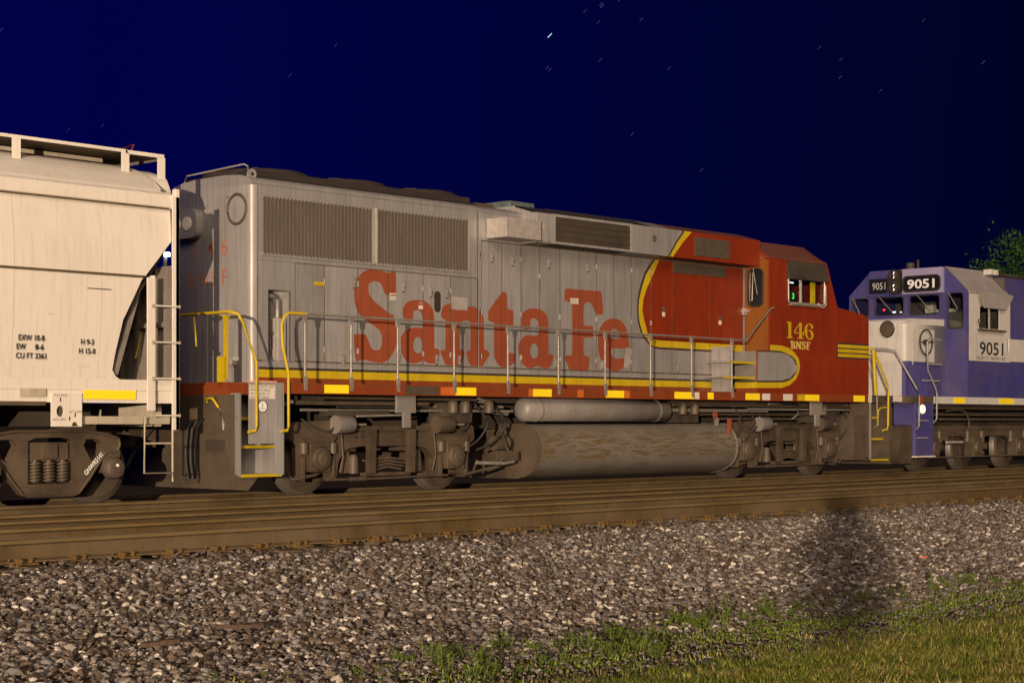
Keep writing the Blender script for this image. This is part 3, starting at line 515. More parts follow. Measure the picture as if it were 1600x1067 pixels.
# latches, hinges, placards
lat = MB().box(17.40, 17.445, YH-.02, YH, 3.05, 3.19, M['silver']).box(17.412, 17.428, YH-.028, YH-.02, 3.07, 3.15, M['pipe']).box(17.40, 17.445, YH-.024, YH-.02, 3.10, 3.115, M['ink']).box(17.395, 17.45, YH-.003, YH, 3.03, 3.20, M['grille']).build('door_latch', SF)
for x, z in ((18.42, 3.05), (18.32, 1.99), (19.0, 3.0), (19.35, 3.0), (20.36, 3.63), (20.84, 3.60), (21.72, 3.62), (22.72, 3.62), (17.2, 1.90), (19.12, 1.96), (19.62, 1.96), (21.9, 1.97), (23.1, 1.97), (25.2, 1.97), (28.1, 2.0)):
    clone(lat, x-17.42, -.0 if x < 27 else -.555, z-3.05)
hin = MB().tube([(21.5, YH-.006, 3.42), (21.5, YH-.006, 3.50)], .008, M['pipe'], 6).box(21.475, 21.525, YH-.004, YH, 3.42, 3.50, M['silver']).box(21.495, 21.512, YH-.0025, YH, 3.18, 3.415, M['ruststain']).build('door_hinge', SF)
for x in (20.115, 21.042, 21.998, 22.935, 23.88, 24.414):
    for z in (2.05, 2.75, 3.65):
        if (x, z) != (21.998, 3.65): clone(hin, x-21.5, 0, z-3.40)
for x in (16.842, 17.49, 18.831, 19.427):
    for z in (2.05, 3.05): clone(hin, x-21.5, 0, z-3.40)
def placard(x, z, w, h, cols=None, y=YH-.003, name='placard', m=None):
    return MB().box(x-w/2, x+w/2, y-.003, y, z-h/2, z+h/2, m or M['paper']).build(name, SF)
for x, z, w, h in ((18.20, 2.98, .13, .05), (18.20, 2.925, .13, .05), (18.78, 2.82, .09, .055), (18.78, 2.885, .09, .03), (22.36, 3.12, .20, .045), (22.36, 3.075, .20, .05), (24.77, 2.98, .08, .08), (26.45, 2.90, .09, .08)): placard(x, z, w, h)
for x, z in ((18.20, 2.975), (18.78, 2.885)): placard(x, z, .11, .02, y=YH-.007, m=M['letter_red'])
for t_, x, z, s_ in (('DANGER', 18.145, 2.912, .03), ('NO STEP', 22.27, 3.06, .04), ('LUBE OIL', 22.27, 3.105, .035), ('KEEP CLEAR', 16.66, 3.053, .04)):
    if x != 16.66: text(t_, 'placard_text', SF, x, YH-.008, z, s_, M['ink'])
placard(16.74, 3.068, .20, .05, m=M['yellow'])
placard(24.77, 3.08, .07, .08, m=M['grille'], name='label_plate'); placard(26.45, 3.0, .07, .08, m=M['grille'], name='label_plate')
MB().prism(rrect(19.07, 19.21, 2.76, 3.09, .069, 6), 'y', YH-.004, YH-.001, M['black']).build('painted_over_patch', SF)
panel('faded_patch', SF, rrect(19.45, 19.80, 2.82, 3.02, .03), YH-.003, .002, M['bar'])
panel('faded_patch', SF, [(23.66, 2.02), (23.78, 1.98), (23.83, 2.10), (23.90, 2.32), (23.74, 2.36), (23.70, 2.2)], YH-.003, .002, M['bar'])
# rooftop: fans, hatches, lifting eyes
MB().box(15.66, 20.02, -.80, .80, 4.53, 4.635, M['roof']).build('fan_curb', SF, .02)
for x in (16.35, 17.9, 19.45):
    f = MB(); f.lathe([(0, .80), (.09, .80), (.13, .73)], (x, 0, 4.57), 'z', M['roof'], 28); fan = f.build('roof_fan', SF)
    q = MB()
    for k in range(8):
        a = 2*math.pi*k/8; q.prism([(x+.08*math.cos(a), .08*math.sin(a)), (x+.68*math.cos(a-.12), .68*math.sin(a-.12)), (x+.68*math.cos(a+.16), .68*math.sin(a+.16))], 'z', 4.702, 4.712, M['dark'])
    WLOC[fan.name] = wloc(fan); q.build('fan_blade', fan, kind='stuff')
eye = MB().lathe([(-.02, .075), (.02, .075)], (15.62, -.80, 4.56), 'y', M['silver'], 16).lathe([(-.022, .03), (.022, .03)], (15.62, -.80, 4.56), 'y', M['dark'], 12).build('lifting_eye', SF)
for dx in (2.15, 3.9): clone(eye, dx, .1, .0)
b_ = MB(); b_.tube([(15.55, .80, 4.40), (15.55, .62, 4.66), (15.55, -.72, 4.70), (15.55, -.80, 4.67), (15.55, -.80, 4.47)], .014, M['bar'], 6).build('roof_grab_rail', SF)
eq = MB()
eq.prism([(20.35, 4.55), (20.5, 4.64), (20.95, 4.64), (21.0, 4.55)], 'y', -.4, .4, M['truck']); eq.build('roof_hatch', SF)
ex = MB(); ex.box(21.30, 21.92, -.45, .25, 4.55, 4.74, mat('oxidised_exhaust_stack', (.11, .15, .14), .7, 0, n=.6, scale=12)); ex.build('exhaust_stack', SF, .02)
MB().box(22.1, 24.6, -.55, .55, 4.55, 4.66, M['roof']).build('roof_hatch', SF)
# dynamic brake housing with intake, along the top of the hood
br = MB()
hs = [(-.96, 3.965), (-1.285, 3.975), (-1.285, 4.455), (-1.20, 4.48), (-.80, 4.60), (.80, 4.60), (1.20, 4.48), (1.285, 4.455), (1.285, 3.975), (.96, 3.965)]
br.prism(hs[:3]+[(-1.2, 4.455), (-.7, 4.46), (-.7, 4.0)], 'x', 21.5, 23.44, M['dark'])
br.prism(hs, 'x', 21.06, 21.5, M['silver']); br.prism(hs, 'x', 23.44, 24.6, M['silver']); br.prism(hs, 'x', 24.6, 27.26, M['redroof'])
br.prism([(-.82, 4.47), (-.80, 4.60), (.80, 4.60), (.82, 4.47)], 'x', 21.5, 23.44, M['roof'])
br.build('brake_housing', SF)
MB().prism([(-1.285, 4.456), (-1.20, 4.482), (-.80, 4.603), (-.80, 4.58), (-1.2, 4.46)], 'x', 21.06, 24.1, M['roof']).build('brake_housing_lid', SF)
bt, yl, yr = WAR['black_top'], WAR['yel_l'], WAR['yel_r']
def side_poly(c): return [(c[0][0]+.15, 5)]+c+[(c[-1][0]-.15, 3.5), (28.5, 3.5), (28.5, 5)]
hreg = [([side_poly(bt)], M['black']), ([side_poly(yl)], M['yellow']), ([side_poly(yr)], M['red'])]
YB = -1.30
panel('brake_housing_door', SF, rect(21.065, 21.44, 4.0, 4.445), YB, .014, M['silver'])
panel('brake_grille_frame', SF, rect(21.45, 23.47, 3.972, 4.458), YB-.004, .018, M['silver'], (), [rect(21.50, 23.43, 4.010, 4.415)])
panel('brake_housing_panel', SF, rect(23.48, 27.22, 3.972, 4.452), YB, .014, M['silver'], hreg)
MB().box(21.5, 23.43, YB+.05, YB+.06, 4.01, 4.415, M['grille_dark']).build('brake_grille', SF)
q = MB()
for i in range(34):
    x = 21.52+1.9*i/33; q.box(x-.005, x+.005, YB+.02, YB+.045, 4.012, 4.413, M['fin'])
for z in (4.11, 4.22, 4.32): q.box(21.5, 23.43, YB-.004, YB+.01, z-.006, z+.006, M['under'])
q.build('grille_bar', SF, kind='stuff')
MB().box(20.22, 21.045, -1.40, -.96, 3.985, 4.305, M['bar']).build('intake_box', SF, .01)  # lighter metal puts the stronger light on this box into its colour
MB().box(21.21, 21.27, YB-.008, YB, 4.20, 4.27, M['bar']).build('vent_latch', SF)
MB().box(24.02, 24.12, YB-.012, YB, 4.20, 4.31, M['grille']).build('vent_latch', SF)
for x0, x1, z0, z1, y in ((25.22, 26.24, 4.035, 4.37, YB), (25.05, 26.62, 3.74, 3.93, YH)):
    q = MB(); q.box(x0, x1, y-.012, y-.002, z0, z1, M['grille_dark'])
    for i in range(8): z = z0+(z1-z0)*(i+.5)/8; q.box(x0+.02, x1-.02, y-.022, y-.012, z-.006, z+.006, M['under'])
    q.build('louvre', SF)
# ---- cab
win = rrect(27.86, 28.96, 3.36, 3.86, .05)
win = rrect(27.84, 29.08, 3.32, 3.85, .05)
cab_side_out = [(26.87, 1.602), (30.69, 1.602), (30.69, 3.06), (30.66, 3.13), (30.50, 3.20), (29.60, 3.30), (29.50, 3.34), (29.17, 4.14), (27.27, 4.14), (27.27, 2.38), (26.87, 2.38)]
turn_reg = [([TURN['yo']], M['yellow']), ([TURN['yi']], M['black']), ([TURN['bi']], M['silver'])]
panel('cab_side', SF, cab_side_out, -1.5, .03, M['red'], turn_reg, [win])
cb = MB(); IN = M['cabin']
cb.prism([(-1.49, 4.13), (-.95, 4.49), (.95, 4.49), (1.49, 4.13), (1.43, 4.12), (.93, 4.45), (-.93, 4.45), (-1.43, 4.12)], 'x', 27.275, 29.17, M['redroof'])
# sloped roof front
v = [(29.17, -1.495, 4.135), (29.17, 1.495, 4.135), (29.10, .95, 4.49), (29.10, -.95, 4.49), (29.17, -.95, 4.44), (29.17, .95, 4.44)]
cb.add(v, [(0, 4, 3), (1, 2, 5), (3, 4, 5, 2)], M['redroof'])
cb.build('cab_roof', SF)
MB().box(27.2, 29.12, -1.515, -1.44, 4.125, 4.15, M['redroof']).build('roof_gutter', SF)
fr = MB(); fr.prism([(29.175, 4.12), (29.24, 4.12), (29.60, 3.31), (29.50, 3.31)], 'y', -1.47, 1.47, M['red']); fr.prism([(29.6, 3.1), (29.6, 3.40), (29.9, 3.36), (30.55, 3.22), (30.6, 3.1)], 'y', -.62, .62, M['redroof']); fr.build('cab_front', SF)
wb = MB(); wb.box(27.275, 27.31, -.6, 1.47, 1.61, 4.44, M['red']); wb.prism([(-1.47, 1.61), (-1.47, 4.12), (-.95, 4.46), (-.6, 4.46), (-.6, 1.61)], 'x', 27.312, 27.33, IN); wb.build('cab_rear_wall', SF)
# rear wall near side with window opening, in the YZ plane
def end_panel(name, parent, outline, x, thick, base, holes=(), regions=()):
    o = panel(name, parent, outline, 0, thick, base, regions, holes)
    me = o.data; n = len(me.vertices); co = np.empty(n*3); me.vertices.foreach_get('co', co); co = co.reshape(-1, 3)
    w = wloc(o); a = co[:, 0]+w.x; d = co[:, 1]+w.y
    nco = np.stack([x+d, a, co[:, 2]+w.z], 1); c = (nco.min(0)+nco.max(0))/2; c[2] = nco[:, 2].min()
    me.vertices.foreach_set('co', (nco-c).ravel()); me.update(); o.location = Vector(c)-wloc(parent); WLOC[o.name] = Vector(c); return o
dwin = rrect(-1.36, -1.04, 3.24, 3.92, .10)
end_panel('cab_end_sheet', SF, [(-1.5, 2.39), (-1.5, 4.13), (-.96, 4.48), (-.94, 4.48), (-.94, 2.39)], 27.262, .012, M['red'])
end_panel('cab_door', SF, [(-1.47, 2.40), (-1.47, 4.08), (-.97, 4.39), (-.97, 2.40)], 27.235, .024, M['orange'], [dwin])
dg = MB(); dg.prism(dwin, 'x', 27.25, 27.256, M['board']); dg.build('door_window', SF)
MB().tube([(27.225, a, b) for a, b in rrect(-1.37, -1.03, 3.23, 3.93, .10)], .014, M['rubber'], 6, True).build('window_gasket', SF)
MB().tube([(27.20, -1.08, 3.32), (27.20, -1.10, 3.86), (27.20, -1.16, 3.86), (27.20, -1.14, 3.34)], .010, M['bar'], 6, True).tube([(27.2, -1.16, 3.95), (27.2, -1.26, 3.45)], .008, M['pipe'], 5).build('door_wiper', SF)
MB().box(27.15, 27.235, -1.0, -.88, 3.08, 3.20, M['bar']).box(27.12, 27.16, -1.12, -.9, 3.13, 3.16, M['bar']).build('door_handle', SF)
box_ = MB(); box_.box(26.875, 30.6, -1.468, -.5, 1.605, 2.375, M['silver']); box_.build('battery_box', SF)
MB().box(26.872, 26.875, -1.46, -.96, 1.61, 2.37, M['airtank']).box(26.868, 26.872, -1.50, -.96, 1.69, 1.80, M['yellow']).box(26.868, 26.872, -1.50, -.96, 1.80, 1.83, M['black']).box(26.868, 26.872, -1.5, -.96, 1.61, 1.69, M['sillred']).build('battery_box_end', SF)  # end sheet coloured darker to offset the lamp light on this face
for z, x0, x1 in ((2.14, 26.05, 26.87), (1.86, 25.95, 26.87)):
    MB().box(x0, x1, -1.42, -.96, z, z+.03, M['pipe']).box(x0, x1, -1.436, -1.42, z-.01, z+.034, M['yellow']).build('cab_step', SF)
MB().box(26.18, 26.20, -1.40, -.96, 1.60, 2.44, M['silver']).build('step_support', SF)
# side window
wf = MB(); wf.tube([(a, -1.515, b) for a, b in rrect(27.85, 29.07, 3.32, 3.88, .06)], .016, M['bar'], 6, True).build('side_window_frame', SF)
MB().box(27.86, 29.06, -1.490, -1.486, 3.33, 3.87, M['glass']).build('side_window_glass', SF)
MB().box(28.27, 28.31, -1.51, -1.48, 3.34, 3.86, M['bar']).build('window_divider', SF)
MB().prism([(-1.50, 4.12), (-1.50, 3.76), (-1.58, 3.77), (-1.58, 3.82)], 'x', 27.82, 29.14, M['dark']).build('window_awning', SF)
MB().box(27.9, 28.8, -1.56, -1.50, 3.27, 3.30, M['pipe']).build('arm_rest', SF)
MB().tube([(28.83, -1.53, 3.35), (28.85, -1.56, 3.29), (28.95, -1.57, 3.27), (29.06, -1.56, 3.32), (29.07, -1.54, 3.7)], .014, M['bar'], 6).build('mirror_bracket', SF)
ci = MB(); ci.box(27.33, 29.4, -1.40, 1.4, 2.5, 2.56, IN); ci.box(28.9, 29.35, -1.2, 1.2, 2.56, 3.30, IN); ci.box(27.6, 28.1, -1.1, -.6, 2.9, 3.0, M['rubber']); ci.box(27.52, 27.62, -1.1, -.6, 2.9, 3.55, M['rubber']); ci.box(27.4, 29.5, 1.42, 1.46, 1.6, 4.12, M['red']); ci.build('cab_interior', SF)
MB().box(28.84, 28.97, -1.37, -1.34, 3.36, 3.80, M['reflect']).build('yellow_cab_panel', SF)
text('3', 'gauge_digit', SF, 28.14, -1.40, 3.41, .15, M['led'], bold=.004); MB().box(28.09, 28.28, -1.395, -1.35, 3.38, 3.55, M['ink']).build('gauge_screen', SF)
MB().box(28.05, 28.16, -1.42, -1.40, 3.70, 3.725, M['whiteled']).build('cab_light', SF)
# nose
ns = MB(); ns.prism([(29.6, 1.605), (29.6, 3.27), (30.5, 3.185), (30.64, 3.12), (30.675, 3.04), (30.675, 1.605)], 'y', -1.468, 1.49, M['red']); ns.build('nose', SF)
for i, z in enumerate((2.34, 2.43, 2.52)):
    MB().box(29.56, 30.692, -1.506, -1.5015, z, z+.065, M['yellow']).box(30.690, 30.694, -1.5, -.2, z, z+.065, M['yellow']).build('nose_stripe', SF)
MB().box(29.52, 30.691, -1.5035, -1.5005, 2.31, 2.62, M['black']).build('nose_stripe_ground', SF)
MB().box(28.35, 30.69, -1.505, -1.500, 2.26, 2.275, M['sillred']).build('skirt_seam', SF)
for k in ('1', '4', '6'): panel('cab_numeral', SF, smoothp(NUM[k][0], 2) if k == '6' else NUM[k][0], -1.503, .002, M['yellow'], (), [smoothp(h, 2) if k == '6' else h for h in NUM[k][1:]])
for k in ('B', 'N', 'S', 'F'): panel('road_name_letter', SF, NUM[k][0], -1.503, .002, mat('cream_yellow_lettering', (.62, .46, .12), .6), (), NUM[k][1:])
# rear wall: number, lamp, circle
MB().tube([(15.495, -.63+.21*math.cos(t), 4.07+.21*math.sin(t)) for t in [2*math.pi*k/28 for k in range(28)]], .022, M['under'], 6, True).build('rear_port_ring', SF)
hl = MB(); hl.prism(rrect(.16, .80, 3.72, 4.14, .12), 'x', 15.36, 15.50, M['silver'], True); hl = hl.build('rear_headlight_housing', SF)
for y in (.36, .62): MB().lathe([(0, .10), (.02, .10)], (15.345, y, 3.93), 'x', M['lens'], 16).build('headlight', hl)
for t_, y, z, s_ in (('1', .46, 3.44, .34), ('4', .08, 3.44, .34), ('6', -.25, 3.44, .34), ('B', .55, 3.02, .30), ('N', .26, 3.02, .30), ('S', .0, 3.02, .30), ('F', -.26, 3.02, .30)):
    text(t_, 'rear_numeral' if t_.isdigit() else 'rear_letter', SF, 15.4985, y, z, s_, M['fadedred'], 'end', bold=.004)
for yy in (-.2, .3): MB().box(15.485, 15.499, yy-.25, yy+.2, 1.62, 2.62, M['silver']).build('end_door', SF, .01)
MB().box(15.44, 15.5, -.62, -.50, 1.86, 1.98, M['bar']).build('end_receptacle', SF, .008)
# ---- sill and walkway
MB().box(15.62, 30.65, -1.515, 1.515, 1.452, 1.60, M['sillred']).build('sill', SF)
MB().box(15.62, 26.86, -1.51, -.955, 1.60, 1.606, M['under']).build('walkway', SF)
MB().box(14.80, 15.62, -1.30, 1.30, 1.43, 1.60, M['sillred']).build('end_platform', SF)
tape = [(16.357, 16.814, 'reflect'), (18.977, 19.423, 'reflect'), (20.72, 21.163, 'reflect'), (22.52, 22.988, 'reflect'), (24.369, 24.918, 'reflect'), (25.329, 25.5, 'reflect'), (26.473, 26.916, 'reflect'), (28.405, 28.886, 'reflect'), (30.112, 30.512, 'reflect'),
        (17.921, 18.609, 'under'), (18.663, 19.074-.1, 'orange_tape'), (20.62, 20.71, 'orange_tape'), (21.80, 21.95, 'orange_tape'), (23.0, 23.14, 'orange_tape'), (28.15, 28.40, 'yellow'), (27.0, 27.25, 'paper'), (27.68, 27.98, 'paper'), (24.95, 25.08, 'paper')]
for a, b, m_ in tape: MB().box(a, b, -1.519, -1.515, 1.466, 1.587, M[m_]).build('reflective_tape' if m_ == 'reflect' else 'sill_label', SF)
# handrail, stanchions
MB().tube([(15.95, -1.50, 2.572), (26.50, -1.50, 2.553), (27.25, -1.53, 3.17), (27.38, -1.52, 3.20)], .0165, M['pipe'], 8).build('handrail', SF)
st = MB(); st.tube([(16.012, -1.50, 1.62), (16.012, -1.50, 2.50)], .017, M['pipe'], 8).prism([(15.992, 2.45), (16.032, 2.45), (16.045, 2.54), (15.979, 2.54)], 'y', -1.52, -1.48, M['pipe']).tube([(15.97, -1.50, 2.557), (16.055, -1.50, 2.557)], .024, M['pipe'], 8).box(15.985, 16.04, -1.528, -1.50, 1.50, 1.70, M['pipe'])
st = st.build('stanchion', SF)
for x in (16.872, 17.788, 18.96, 20.151, 21.345, 22.515, 23.723, 24.875, 26.073): clone(st, x-16.012)
MB().tube([(16.05, -1.50, 2.573), (15.72, -1.50, 2.572), (15.62, -1.51, 2.52), (15.585, -1.52, 2.40), (15.585, -1.53, 2.12), (15.68, -1.54, 1.74), (15.69, -1.54, 1.0), (15.66, -1.54, .94), (15.56, -1.54, .93)], .022, M['yellow'], 8).build('step_handrail', SF)
MB().tube([(14.86, -.1, 2.56), (14.86, -1.0, 2.56), (14.80, -1.35, 2.56), (14.84, -1.50, 2.52), (14.90, -1.52, 2.42), (15.12, -1.53, 1.88), (15.13, -1.54, 1.0), (15.10, -1.54, .94), (14.98, -1.54, .92)], .022, M['yellow'], 8).build('end_handrail', SF)
MB().prism([(14.80, 2.52), (14.90, 2.52), (14.87, 2.40), (14.87, 1.64), (14.82, 1.64), (14.82, 2.40)], 'y', -1.24, -1.20, M['yellow']).box(14.74, 14.80, -1.26, -1.16, 1.60, 1.95, M['yellow']).build('end_post', SF)
MB().tube([(14.74, -.7, 2.1), (14.70, -.7, 2.50), (14.76, -.6, 2.50)], .014, M['yellow'], 6).build('drop_step_handle', SF)
# stepwells
def stepwell(x0, x1, ylow, parent, mt, mt2, nose_m, zs=(1.12, .73, .34)):
    w = MB(); s = MB()
    w.box(x1-.02, x1, -1.515, -.85, .33, 1.45, mt); w.box(x0, x0+.02, -1.515, -.85, .33, 1.45, mt2); w.box(x0, x1, -1.0, -.98, .33, 1.45, mt2)
    w.build('stepwell', parent)
    for i, z in enumerate(zs):
        yo_ = -1.24-.13*i
        MB().box(x0+.02, x1-.02, yo_, -1.0, z-.03, z, mt2).box(x0+.03+.05*(2-i)*0, x1-.03, yo_-.012, yo_+.02, z-.034, z+.006, nose_m).build('step', parent)
stepwell(14.86, 15.62, 0, SF, M['silver'], M['silver'], M['yellow'])
MB().box(15.02, 15.60, -1.518, -1.49, .76, 1.598, M['silver']).box(15.47, 15.62, -1.52, -1.50, .33, 1.598, M['silver']).build('step_side_plate', SF)
sg = MB().box(15.02, 15.46, -1.524, -1.518, 1.375, 1.565, M['paper']).build('warning_sign', SF)
text('ACCIDENTS ARE\nPREVENTABLE\nNO INJURY IS\nACCEPTABLE', 'warning_text', sg, 15.035, -1.5255, 1.528, .047, M['seam'], width=.40)
rd = MB().lathe([(0, .082), (.004, .082)], (15.24, -1.524, 1.27), 'y', M['textwhite'], 24).build('round_emblem', SF)
MB().tube([(15.24+.078*math.cos(t), -1.5245, 1.27+.078*math.sin(t)) for t in [2*math.pi*k/24 for k in range(24)]], .005, M['ink'], 5, True).build('emblem_ring', rd)
text('3', 'emblem_digit', rd, 15.218, -1.5255, 1.262, .075, M['ink']); text('POINT', 'emblem_text', rd, 15.192, -1.5255, 1.228, .033, M['ink'], width=.095)
MB().box(15.0, 15.5, -1.52, -1.49, 1.601, 1.622, mat('red_white_warning_strip', (.55, .15, .08), .6, 0, col2=(.6, .5, .42), scale=14)).build('warning_strip', SF)
# pilot plate behind the hopper
pl = MB(); pl.box(14.78, 14.83, -1.42, 1.42, .14, 1.43, M['under']); pl.prism([(14.80, .34), (14.80, .14), (15.05, .12), (15.25, .33)], 'y', -1.45, -.9, M['under']); pl.build('pilot', SF)
coupler(SF, 14.8, -1)
for i in range(3): hose(SF, [(14.78, -.55-.11*i, 1.08), (14.70, -.55-.11*i, .95), (14.66, -.56-.11*i, .6), (14.70, -.56-.11*i, .28)])
hose(SF, [(14.78, -.25, 1.25), (14.5, -.22, 1.1), (14.1, -.2, .7), (13.9, -.2, .42), (13.7, -.2, .55)], r=.026)
MB().tube([(14.74, -.95, 1.33), (14.70, -.98, 1.38), (14.70, -1.12, 1.38), (14.74, -1.2, 1.25)], .018, M['yellow'], 6).tube([(14.76, -1.2, 1.24), (14.76, -1.28, 1.05), (14.76, -1.28, .95)], .018, M['pipe'], 6).build('uncoupling_lever', SF)
MB().box(14.70, 14.78, -1.3, -.95, .70, .82, M['dark']).build('receptacle_box', SF)
# front end
stepwell(30.75, 31.45, 0, SF, M['under'], M['under'], M['yellow'], (1.16, .73, .31))
MB().box(30.66, 31.70, -1.45, 1.45, 1.45, 1.60, M['under']).build('front_platform', SF)
MB().box(30.66, 30.78, -1.515, -1.45, 1.452, 1.60, M['paper']).box(30.70, 30.74, -1.53, -1.50, .31, 1.45, M['silver']).build('front_corner_plate', SF)
MB().box(31.66, 31.72, -1.40, 1.40, .20, 1.45, M['under']).box(30.3, 30.72, -1.40, -1.0, .30, 1.2, M['under']).build('front_pilot', SF)
MB().tube([(30.69, -1.30, 2.55), (30.85, -1.50, 2.54), (30.92, -1.52, 2.42), (31.33, -1.54, 1.80), (31.36, -1.54, 1.72), (31.36, -1.54, .99), (31.30, -1.54, .91), (31.15, -1.54, .89)], .024, M['yellow'], 8).build('front_handrail', SF)
MB().tube([(30.86, -1.5, 2.50), (30.95, -1.5, 1.60)], .04, M['yellow'], 6).tube([(30.72, -1.45, 2.50), (30.98, -1.5, 1.75), (31.02, -1.5, 1.0), (30.85, -1.5, .92)], .015, M['pipe'], 6).build('front_post', SF)
MB().tube([(31.12, -1.5, 1.34), (31.05, -1.5, 1.30), (31.02, -1.5, .98)], .018, M['yellow'], 6).tube([(31.12, -1.5, 1.34), (31.35, -1.5, 1.36)], .018, M['yellow'], 6).build('step_grab_iron', SF)
coupler(SF, 31.7, 1)
# ---- under the frame
uf = MB(); uf.box(15.7, 30.6, -.55, .55, .95, 1.45, M['dark']); uf.box(16, 30.4, -1.1, 1.1, 1.36, 1.45, M['dark']); uf.build('underframe', SF)
at1 = MB(); at1.lathe([(0, .05), (.01, .12), (.06, .19), (3.70, .19), (3.76, .12), (3.77, .05)], (20.72, -1.22, 1.255), 'x', M['airtank'], 28); at1 = at1.build('air_reservoir', SF)
for dx in (.35, 3.4): MB().lathe([(0, .194), (.05, .194)], (20.72+dx, -1.22, 1.255), 'x', M['airtank'], 28).build('reservoir_strap', at1)
tk = [(-.90, 1.03), (-1.18, 1.02), (-1.36, .90), (-1.46, .72), (-1.46, .50), (-1.36, .31), (-1.14, .18), (-.90, .135)]
tk = [(a, b) for a, b in smoothp(tk, 3, False)]; full = tk + [(-a, b) for a, b in tk[::-1]]
ft = MB().prism(full, 'x', 20.98, 26.28, M['tank'], True).build('fuel_tank', SF)
MB().prism([((a)*.997, .59+(b-.59)*.997) for a, b in full], 'x', 20.955, 20.982, M['truck']).build('tank_end_plate', ft)
MB().prism([((a)*1.008, .59+(b-.59)*1.015) for a, b in full], 'x', 26.26, 26.30, M['airtank'], True).build('tank_end_flange', ft)
MB().tube([(21.4, -1.2, 1.0), (26.2, -1.2, 1.0)], .01, M['tank'], 5).build('tank_seam', ft)
MB().tube([(26.0, -1.2, 1.0), (25.95, -1.25, 1.12)], .05, M['airtank'], 10).box(26.12, 26.18, -1.42, -1.36, .82, 1.12, M['letter_red']).build('fuel_filler', ft)
MB().lathe([(0, .06), (.03, .06)], (25.75, -1.38, 1.19), 'y', M['letter_red'], 14).build('emergency_cutoff', SF)
for i, (x0, x1, y, z, r) in enumerate(((16.0, 18.6, -1.30, 1.33, .035), (16.2, 20.6, -1.18, 1.23, .022), (16.4, 19.6, -1.35, 1.40, .02), (17.0, 20.5, -1.05, 1.30, .03), (24.6, 30.3, -1.30, 1.36, .025), (24.7, 27.6, -1.20, 1.27, .035), (24.6, 30.4, -1.10, 1.20, .025), (26.8, 30.2, -1.35, 1.30, .018), (26.2, 28.9, -1.0, 1.12, .03))):
    MB().tube([(x0, y, z), (x1, y, z)], r, M['pipe'] if i % 2 else M['under'], 7).build('brake_pipe', SF)
MB().tube([(18.15, -1.38, 1.40), (18.15, -1.38, 1.25), (18.0, -1.38, 1.16), (17.1, -1.36, 1.14)], .018, M['pipe'], 7).build('brake_pipe', SF)
MB().tube([(27.4, -1.38, 1.40), (28.35, -1.38, 1.40), (28.36, -1.38, 1.20), (28.2, -1.36, 1.12)], .018, M['pipe'], 7).build('brake_pipe', SF)
MB().tube([(19.8, -1.2, 1.40), (20.0, -1.2, 1.38), (20.25, -1.1, 1.22), (20.55, -1.1, 1.20)], .045, M['pipe'], 8).build('air_pipe', SF)
MB().tube([(15.75, -1.2, 1.25), (15.95, -1.25, 1.34), (16.3, -1.25, 1.34)], .03, M['pipe'], 8).build('air_pipe', SF)
for x in (17.82, 28.72):
    MB().box(x, x+.40, -1.44, -1.40, 1.19, 1.448, M['airtank']).box(x+.12, x+.28, -1.46, -1.42, .97, 1.20, M['airtank']).build('jacking_bracket', SF, .01)
for x in (19.7, 20.1, 26.5, 26.9, 30.1):
    hose(SF, [(x, -1.2, 1.35), (x+.25, -1.25, 1.05), (x+.05, -1.2, .75), (x-.3, -1.15, .62)], r=.02)
for q_ in ((16.7, 17.9, -1.2, -1.0, 1.15, 1.24), (19.0, 19.6, -1.25, -.9, 1.05, 1.35), (24.8, 25.6, -1.1, -.8, 1.05, 1.38), (29.2, 30.0, -1.2, -.8, 1.05, 1.38)): MB().box(*q_, M['dark']).build('equipment_box', SF)
for i, x in enumerate((19.15, 19.42, 19.95, 24.9, 25.25, 29.4)): MB().lathe([(0, .08), (.16, .08), (.2, .05)], (x, -1.28, 1.20), 'z', M['under'], 12).build('air_valve', SF)
